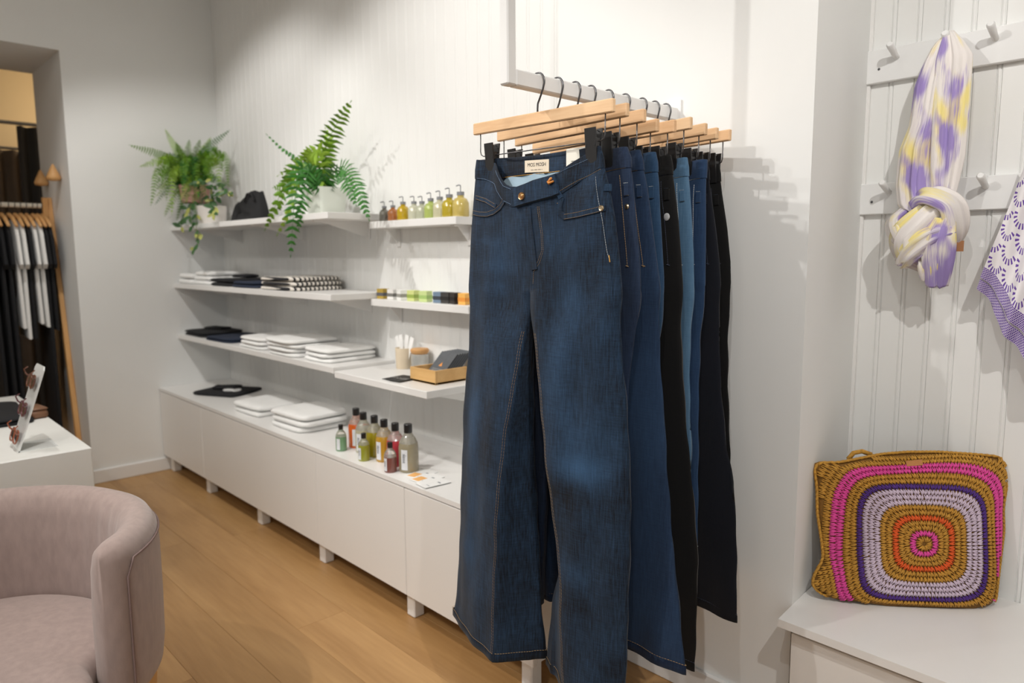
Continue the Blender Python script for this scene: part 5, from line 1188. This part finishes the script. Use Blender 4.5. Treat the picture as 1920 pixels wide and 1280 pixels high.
for r_ in range(5):
    for k in range(NAo): m.f.append((nb0+r_*NAo+k, nb0+r_*NAo+(k+1) % NAo, nb0+(r_+1)*NAo+(k+1) % NAo, nb0+(r_+1)*NAo+k))
for k in range(NAo): m.f.append((NR*NAo+k, NR*NAo+(k+1) % NAo, nb0+(k+1) % NAo, nb0+k))
m.f.append(tuple(nb0+5*NAo+k for k in range(NAo)))
m.v = [(p[0], p[1], max(p[2], 0.3605)) for p in m.v]
body = m.build('bag_body', GOLDD, e, True)
hx = np.linalg.norm(onring(1872, 1020)-onring(1588, 1020))/2; hy = np.linalg.norm(onring(1730, 892)-onring(1730, 1146))/2
# squircle rows; radius 1.0 = outer edge of the inner gold square
rowsC = [(0.07, 'G'), (0.155, 'P'), (0.235, 'G'), (0.30, 'G'), (0.375, 'O'), (0.455, 'G'), (0.53, 'G'), (0.605, 'L'), (0.68, 'L'), (0.755, 'L'), (0.835, 'V'), (0.91, 'G'), (0.98, 'G'), (1.06, 'P'), (1.13, 'P'), (1.20, 'G'), (1.27, 'G'), (1.34, 'G'), (1.41, 'G'), (1.48, 'G'), (1.55, 'G'), (1.62, 'G'), (1.69, 'G')]
CM = dict(G=GOLD, P=PINK, O=ORNG, L=LAV, V=PURP); rb = random.Random(8); dr = 0.072
def ringpt(r_, a):
    n_ = 2.2+2.6*min(1, r_/0.8); c, s_ = math.cos(a), math.sin(a); q = (abs(c)**n_+abs(s_)**n_)**(-1/n_); wv = 1+0.03*math.sin(3*a+r_*4)*sm(0.8, 1.1, r_)
    return np.array([BC[0]+hx*r_*q*c*wv, BC[1]+hy*r_*q*s_*wv])
def stitch_at(m, r_, a, wd_, tilt):
    p0 = ringpt(r_-dr*0.56, a-tilt); p1 = ringpt(r_, a); p2 = ringpt(r_+dr*0.56, a+tilt); d = p1-BC
    if np.linalg.norm(p2-BC) > orad(math.atan2(d[1], d[0]))*1.0: return
    P = [bagpt(*p0, 0.0015), bagpt(*p1, 0.005), bagpt(*p2, 0.0015)]
    if min(p[2] for p in P) < 0.363: return
    t = P[2]-P[0]; t /= np.linalg.norm(t)+1e-9; s_ = np.cross(t, Nv); s_ /= np.linalg.norm(s_)+1e-9; vs_ = []
    for q, wf in zip(P, (0.45, 1.0, 0.45)):
        for (x, y_) in ((1, 0), (0.4, 0.9), (-0.4, 0.9), (-1, 0), (0, -0.7)): vs_.append(q+s_*x*wd_*wf+Nv*y_*0.0032*wf)
    fs = []
    for i in range(2):
        for k in range(5): fs.append((i*5+k, i*5+(k+1) % 5, (i+1)*5+(k+1) % 5, (i+1)*5+k))
    fs += [(0, 1, 2, 3, 4), (14, 13, 12, 11, 10)]; m.add(vs_, fs)
for (r_, c) in rowsC:
    m = MB(); per = sum(np.linalg.norm(ringpt(r_, 2*math.pi*k/40)-ringpt(r_, 2*math.pi*(k+1)/40)) for k in range(40)); n = max(10, int(per/0.0086))
    # even spacing along the row
    aa = np.linspace(0, 2*math.pi, 361); seg = np.array([np.linalg.norm(ringpt(r_, aa[k+1])-ringpt(r_, aa[k])) for k in range(360)]); cum = np.concatenate([[0], np.cumsum(seg)])
    for k in range(n):
        a = float(np.interp((k+rb.uniform(-.12, .12))/n*cum[-1] % cum[-1], cum, aa)); stitch_at(m, r_, a, per/n*0.30, 0.0); stitch_at(m, r_, a+0.45*2*math.pi/n, per/n*0.27, 0.25*2*math.pi/n)
    if m.v: tag(m.build('stitch_row', CM[c], e, True), kind='stuff')
# braided rim along the edge, handle loop, leather tag
m = MB(); n = 150
for k in range(n):
    a = 2*math.pi*k/n; a2 = a+2*math.pi*1.6/n; p = BC+np.array([math.cos(a), math.sin(a)])*orad(a)*0.995; q = BC+np.array([math.cos(a2), math.sin(a2)])*orad(a2)*0.995
    P0 = bagpt(*p, 0.004); P1 = bagpt(*q, -0.006)
    if min(P0[2], P1[2]) < 0.366: continue
    m.tube([P0+Nv*0.002, (P0+P1)/2+Nv*0.004, P1], [0.002, 0.0045, 0.002], 5)
tag(m.build('edge_braid', GOLD, e, True), kind='stuff')
m = MB(); hp = [onbag(*p) for p in ((1596, 862), (1606, 850), (1622, 847), (1640, 853))]
m.tube([mid0+U*p[0]+Wv*p[1]-Nv*0.02 for p in hp], 0.006, 8); m.build('handle', GOLD, e, True)
m = MB(); tq = [onbag(*p) for p in ((1688, 862), (1718, 859), (1718, 869), (1688, 871))]
vv = [bagpt(*p, 0.008) for p in tq]+[bagpt(*p, 0.0065) for p in tq]; m.add(vv, [(0, 1, 2, 3), (7, 6, 5, 4), (0, 4, 5, 1), (1, 5, 6, 2), (2, 6, 7, 3), (3, 7, 4, 0)]); lt_ = m.build('leather_tag', mat('tan_tag', s2l(180, 120, 66), 0.6), e)
zero(e)

# ================================================================== SCARF
def ikat(name):
    m = bpy.data.materials.new(name); m.use_nodes = True; nt = m.node_tree; b = nt.nodes['Principled BSDF']; b.inputs['Roughness'].default_value = 0.9; b.inputs['Specular IOR Level'].default_value = 0.15
    tc = nt.nodes.new('ShaderNodeTexCoord')
    def nz(sc, st, loc=(0, 0, 0), det=2):
        mp = nt.nodes.new('ShaderNodeMapping'); mp.inputs['Scale'].default_value = st; mp.inputs['Location'].default_value = loc; nt.links.new(tc.outputs['UV'], mp.inputs[0])
        n = nt.nodes.new('ShaderNodeTexNoise'); n.inputs['Scale'].default_value = sc; n.inputs['Detail'].default_value = det; nt.links.new(mp.outputs[0], n.inputs['Vector']); return n.outputs['Fac']
    def mth(op, a, b_):
        n = nt.nodes.new('ShaderNodeMath'); n.operation = op
        for i, x in enumerate((a, b_)):
            if isinstance(x, (int, float)): n.inputs[i].default_value = x
            else: nt.links.new(x, n.inputs[i])
        return n.outputs[0]
    fine = nz(1.0, (60, 4, 1), (3, 1, 0), 2)
    def mask(n, lo, hi):
        v = mth('ADD', n, mth('MULTIPLY', mth('SUBTRACT', fine, 0.5), 0.22)); r = nt.nodes.new('ShaderNodeMapRange'); r.inputs['From Min'].default_value = lo; r.inputs['From Max'].default_value = hi; nt.links.new(v, r.inputs['Value']); return r.outputs[0]
    pm = mask(nz(1.0, (2.6, 1.5, 1), (0.4, 0.2, 0)), 0.50, 0.61); ym = mask(nz(1.0, (2.6, 1.5, 1), (7.3, 4.1, 2)), 0.50, 0.63)
    m1 = nt.nodes.new('ShaderNodeMix'); m1.data_type = 'RGBA'; m1.inputs['A'].default_value = (*s2l(232, 226, 222), 1); m1.inputs['B'].default_value = (*s2l(240, 224, 148), 1); nt.links.new(ym, m1.inputs['Factor'])
    m2 = nt.nodes.new('ShaderNodeMix'); m2.data_type = 'RGBA'; nt.links.new(m1.outputs['Result'], m2.inputs['A']); m2.inputs['B'].default_value = (*s2l(160, 142, 198), 1); nt.links.new(pm, m2.inputs['Factor'])
    nt.links.new(m2.outputs['Result'], b.inputs['Base Color'])
    bp = nt.nodes.new('ShaderNodeBump'); bp.inputs['Strength'].default_value = 0.3; bp.inputs['Distance'].default_value = 0.002; nt.links.new(fine, bp.inputs['Height']); nt.links.new(bp.outputs[0], b.inputs['Normal'])
    MATS[name] = m; return m
IKAT = ikat('ikat_cotton')
SX0, SY0 = -0.60, 2.05
e = empty('scarf', (SX0, SY0, 1.20), 0, 'white scarf with lilac and yellow ikat, knotted over a peg', 'scarf')
def strand(rows, thick, pl, name, seed, yoff=0.0, n=80, m_=44, twist=0.0):
    # rows: (z, xl, xr, y)
    m = MB(); m.uv = []; zs = np.linspace(rows[0][0], rows[-1][0], m_); rs = random.Random(seed); ph = [rs.uniform(0, 6) for _ in range(4)]
    tz = [r_[0] for r_ in rows][::-1]
    for i, z in enumerate(zs):
        xl = np.interp(z, tz, [r_[1] for r_ in rows][::-1]); xr = np.interp(z, tz, [r_[2] for r_ in rows][::-1]); yc = np.interp(z, tz, [r_[3] for r_ in rows][::-1]); hw_ = (xr-xl)/2; cx = (xl+xr)/2; f = i/(m_-1)
        for k in range(n):
            a = 2*math.pi*k/n; c, s_ = math.cos(a), math.sin(a); u = c
            pleat = 0.45*math.sin(u*pl+ph[0]+f*twist)+0.3*math.sin(u*pl*1.9+ph[1]-f*1.5)+0.2*math.sin(u*pl*3.1+ph[2])
            th = thick*min(1, hw_/0.05)
            m.v.append((cx+hw_*c*(1+0.03*math.sin(f*9+ph[3])), yc+yoff-s_*th*(0.9+0.5*pleat) if s_ > 0 else yc+yoff-s_*th*0.6, z)); m.uv.append((k/n*1.6, f*2.0+seed*0.37))
    for i in range(m_-1):
        for k in range(n): m.f.append((i*n+k, i*n+(k+1) % n, (i+1)*n+(k+1) % n, (i+1)*n+k))
    m.f += [tuple(range(n-1, -1, -1)), tuple((m_-1)*n+k for k in range(n))]
    return m.build(name, IKAT, e, True)
strand([(1.786, -0.606, -0.588, 2.062), (1.76, -0.628, -0.575, 2.056), (1.72, -0.645, -0.568, 2.05), (1.665, -0.662, -0.568, 2.045), (1.567, -0.668, -0.578, 2.04), (1.51, -0.685, -0.585, 2.038), (1.42, -0.688, -0.585, 2.035), (1.365, -0.68, -0.575, 2.03), (1.34, -0.64, -0.57, 2.03)], 0.024, 7, 'loop', 1)
strand([(1.79, -0.604, -0.584, 2.06), (1.765, -0.606, -0.562, 2.045), (1.72, -0.612, -0.534, 2.035), (1.60, -0.612, -0.528, 2.025), (1.48, -0.606, -0.531, 2.02), (1.41, -0.60, -0.541, 2.018), (1.35, -0.61, -0.55, 2.02)], 0.022, 6, 'loop', 2)
# knot: bands wrapped round each other
def band(path, wd_, th, name, seed, n=40):
    sp = spline(path, n); m = MB(); m.uv = []; K = 28; prev = np.array([0, -1.0, 0]); rs = random.Random(seed); p0, p1 = rs.uniform(0, 6), rs.uniform(0, 6)
    for i in range(n):
        t = sp[min(i+1, n-1)]-sp[max(i-1, 0)]; t /= np.linalg.norm(t)+1e-9; c = np.array([-0.585, 2.03, 1.30]); o = sp[i]-c; o = o-t*(o@t)+np.array([0, -0.02, 0]); o = o-t*(o@t); o /= np.linalg.norm(o)+1e-9; s_ = np.cross(t, o); f = i/(n-1); ww = wd_*(0.75+0.35*math.sin(math.pi*f))
        for k in range(K):
            a = 2*math.pi*k/K; x, y_ = math.cos(a), math.sin(a); pl = 0.35*math.sin(x*8+p0+f*2)+0.25*math.sin(x*14+p1-f*3)
            m.v.append(tuple(sp[i]+s_*x*ww+o*(y_*th*(1+pl) if y_ > 0 else y_*th*0.6))); m.uv.append((k/K*1.2+seed, f*0.9+seed*0.31))
    for i in range(n-1):
        for k in range(K): m.f.append((i*K+k, i*K+(k+1) % K, (i+1)*K+(k+1) % K, (i+1)*K+k))
    m.f += [tuple(range(K-1, -1, -1)), tuple((n-1)*K+k for k in range(K))]; return m.build(name, IKAT, e, True)
band([(-0.63, 2.03, 1.37), (-0.59, 1.985, 1.385), (-0.545, 1.985, 1.36), (-0.535, 2.0, 1.31), (-0.55, 2.03, 1.27)], 0.030, 0.018, 'knot', 3)
band([(-0.565, 2.02, 1.375), (-0.605, 1.985, 1.335), (-0.645, 1.985, 1.29), (-0.64, 2.0, 1.245), (-0.60, 2.02, 1.22)], 0.034, 0.02, 'knot', 4)
band([(-0.54, 1.99, 1.30), (-0.58, 1.965, 1.285), (-0.625, 1.975, 1.25), (-0.65, 2.0, 1.22)], 0.026, 0.016, 'knot', 5)
band([(-0.66, 2.03, 1.35), (-0.675, 2.0, 1.32), (-0.66, 1.995, 1.285), (-0.63, 2.02, 1.26)], 0.022, 0.015, 'knot', 6)
band([(-0.555, 1.98, 1.325), (-0.56, 1.968, 1.285), (-0.565, 1.985, 1.23), (-0.572, 2.015, 1.165)], 0.034, 0.013, 'tail', 7)
band([(-0.60, 1.995, 1.27), (-0.585, 1.99, 1.22), (-0.59, 2.01, 1.18)], 0.026, 0.012, 'tail', 8)
m = MB(); q = on_y(1800, 462, 2.02); m.box((q[0]-0.026, 2.012, q[2]-0.012), (q[0]-0.002, 2.0128, q[2]+0.014)); o = m.build('paper_tag', mat('kraft_card', s2l(176, 124, 84), 0.7), e); o['label'] = 'brown kraft paper tag'
zero(e); e.location.x += 0.012

# ================================================================== PRINTED GARMENT AT THE RIGHT EDGE
def scallop(name):
    m = bpy.data.materials.new(name); m.use_nodes = True; nt = m.node_tree; b = nt.nodes['Principled BSDF']; b.inputs['Roughness'].default_value = 0.9
    tc = nt.nodes.new('ShaderNodeTexCoord'); sx = nt.nodes.new('ShaderNodeSeparateXYZ'); nt.links.new(tc.outputs['UV'], sx.inputs[0])
    def mth(op, *a):
        n = nt.nodes.new('ShaderNodeMath'); n.operation = op
        for i, x in enumerate(a):
            if isinstance(x, (int, float)): n.inputs[i].default_value = x
            else: nt.links.new(x, n.inputs[i])
        return n.outputs[0]
    u = mth('MULTIPLY', sx.outputs[0], 6.0); v = mth('MULTIPLY', sx.outputs[1], 7.5)
    row = mth('FLOOR', v); fv = mth('SUBTRACT', v, row); off = mth('MULTIPLY', mth('MODULO', row, 2.0), 0.5)
    fu = mth('SUBTRACT', mth('FRACT', mth('ADD', u, off)), 0.5)
    rr = mth('SQRT', mth('ADD', mth('POWER', mth('ABSOLUTE', fu), 2.0), mth('POWER', mth('MULTIPLY', fv, 0.62), 2.0)))
    ang = mth('ARCTAN2', fu, mth('MULTIPLY', fv, 0.62))
    dash = mth('GREATER_THAN', mth('SINE', mth('MULTIPLY', ang, 16.0)), 0.05)
    bandm = mth('MULTIPLY', mth('GREATER_THAN', rr, 0.28), mth('LESS_THAN', rr, 0.48)); k = mth('MULTIPLY', dash, bandm)
    mx = nt.nodes.new('ShaderNodeMix'); mx.data_type = 'RGBA'; mx.inputs['A'].default_value = (*s2l(232, 228, 230), 1); mx.inputs['B'].default_value = (*s2l(104, 70, 160), 1); nt.links.new(k, mx.inputs['Factor']); nt.links.new(mx.outputs['Result'], b.inputs['Base Color'])
    MATS[name] = m; return m
def dashband(name):
    m = bpy.data.materials.new(name); m.use_nodes = True; nt = m.node_tree; b = nt.nodes['Principled BSDF']; b.inputs['Roughness'].default_value = 0.9
    tc = nt.nodes.new('ShaderNodeTexCoord'); mp = nt.nodes.new('ShaderNodeMapping'); mp.inputs['Scale'].default_value = (26, 4.2, 1); nt.links.new(tc.outputs['UV'], mp.inputs[0])
    br = nt.nodes.new('ShaderNodeTexBrick'); br.inputs['Scale'].default_value = 1.0; br.inputs['Color1'].default_value = (*s2l(84, 46, 142), 1); br.inputs['Color2'].default_value = (*s2l(92, 56, 150), 1); br.inputs['Mortar'].default_value = (*s2l(224, 214, 228), 1)
    br.inputs['Mortar Size'].default_value = 0.06; br.inputs['Brick Width'].default_value = 0.55; br.inputs['Row Height'].default_value = 0.5
    nt.links.new(mp.outputs[0], br.inputs['Vector']); nt.links.new(br.outputs['Color'], b.inputs['Base Color']); MATS[name] = m; return m
SCAL = scallop('scallop_print_cotton'); DBAND = dashband('purple_border_print')
e = empty('printed_top', (-0.30, 2.05, 1.05), 0, 'white top with purple scallop print and purple border at the photo edge', 'top')
tl, bl, br_, tr_ = on_y(1926, 296, 2.055), on_y(1843, 522, 2.045), on_y(1975, 715, 2.03), on_y(2130, 330, 2.045)
def kp(s_, t, off=0.0):
    p = (tl*(1-s_)+tr_*s_)*(1-t)+(bl*(1-s_)+br_*s_)*t
    return p+np.array([0, -0.012*math.sin(s_*15+t*2)*t-0.006*math.sin(s_*31-t*5)-off-0.012*t, 0.006*math.sin(s_*12)*t])
def sheet(name, t0, t1, mt, off, ns=60, nt_=30, vs=1.0):
    m = MB(); m.uv = []
    for layer in (0, 0.0016):
        for i in range(ns):
            for k in range(nt_): s_ = i/(ns-1); t = t0+(t1-t0)*k/(nt_-1); m.v.append(tuple(kp(s_, t, off-layer))); m.uv.append((s_, (k/(nt_-1)) if vs == 0 else t))
    N = ns*nt_
    for i in range(ns-1):
        for k in range(nt_-1): a = i*nt_+k; m.f.append((a, a+1, a+nt_+1, a+nt_)); m.f.append((N+a, N+a+nt_, N+a+nt_+1, N+a+1))
    bd = [i*nt_ for i in range(ns)]+[(ns-1)*nt_+k for k in range(1, nt_)]+[i*nt_+nt_-1 for i in range(ns-2, -1, -1)]+[k for k in range(nt_-2, 0, -1)]
    for a, b in zip(bd, bd[1:]+bd[:1]): m.f.append((a, b, N+b, N+a))
    return m.build(name, mt, e, True, sharp=60)
sheet('cloth', 0.0, 0.90, SCAL, 0.0); sheet('border', 0.895, 0.985, DBAND, 0.002, 60, 6, 0); sheet('border', 1.0, 1.085, DBAND, -0.004, 60, 6, 0); sheet('lining_edge', 0.97, 1.02, mat('white_cotton', s2l(228, 224, 226), 0.9), -0.006, 60, 4)
m = MB(); m.tube([tr_*0.55+tl*0.45, tr_*0.6+tl*0.4+np.array([0, 0, 0.02]), np.array([-0.27, 2.05, 1.43]), np.array([-0.268, 2.056, 1.435])], 0.008, 8); m.build('shoulder_strap', MATS['white_cotton'], e, True)
zero(e)
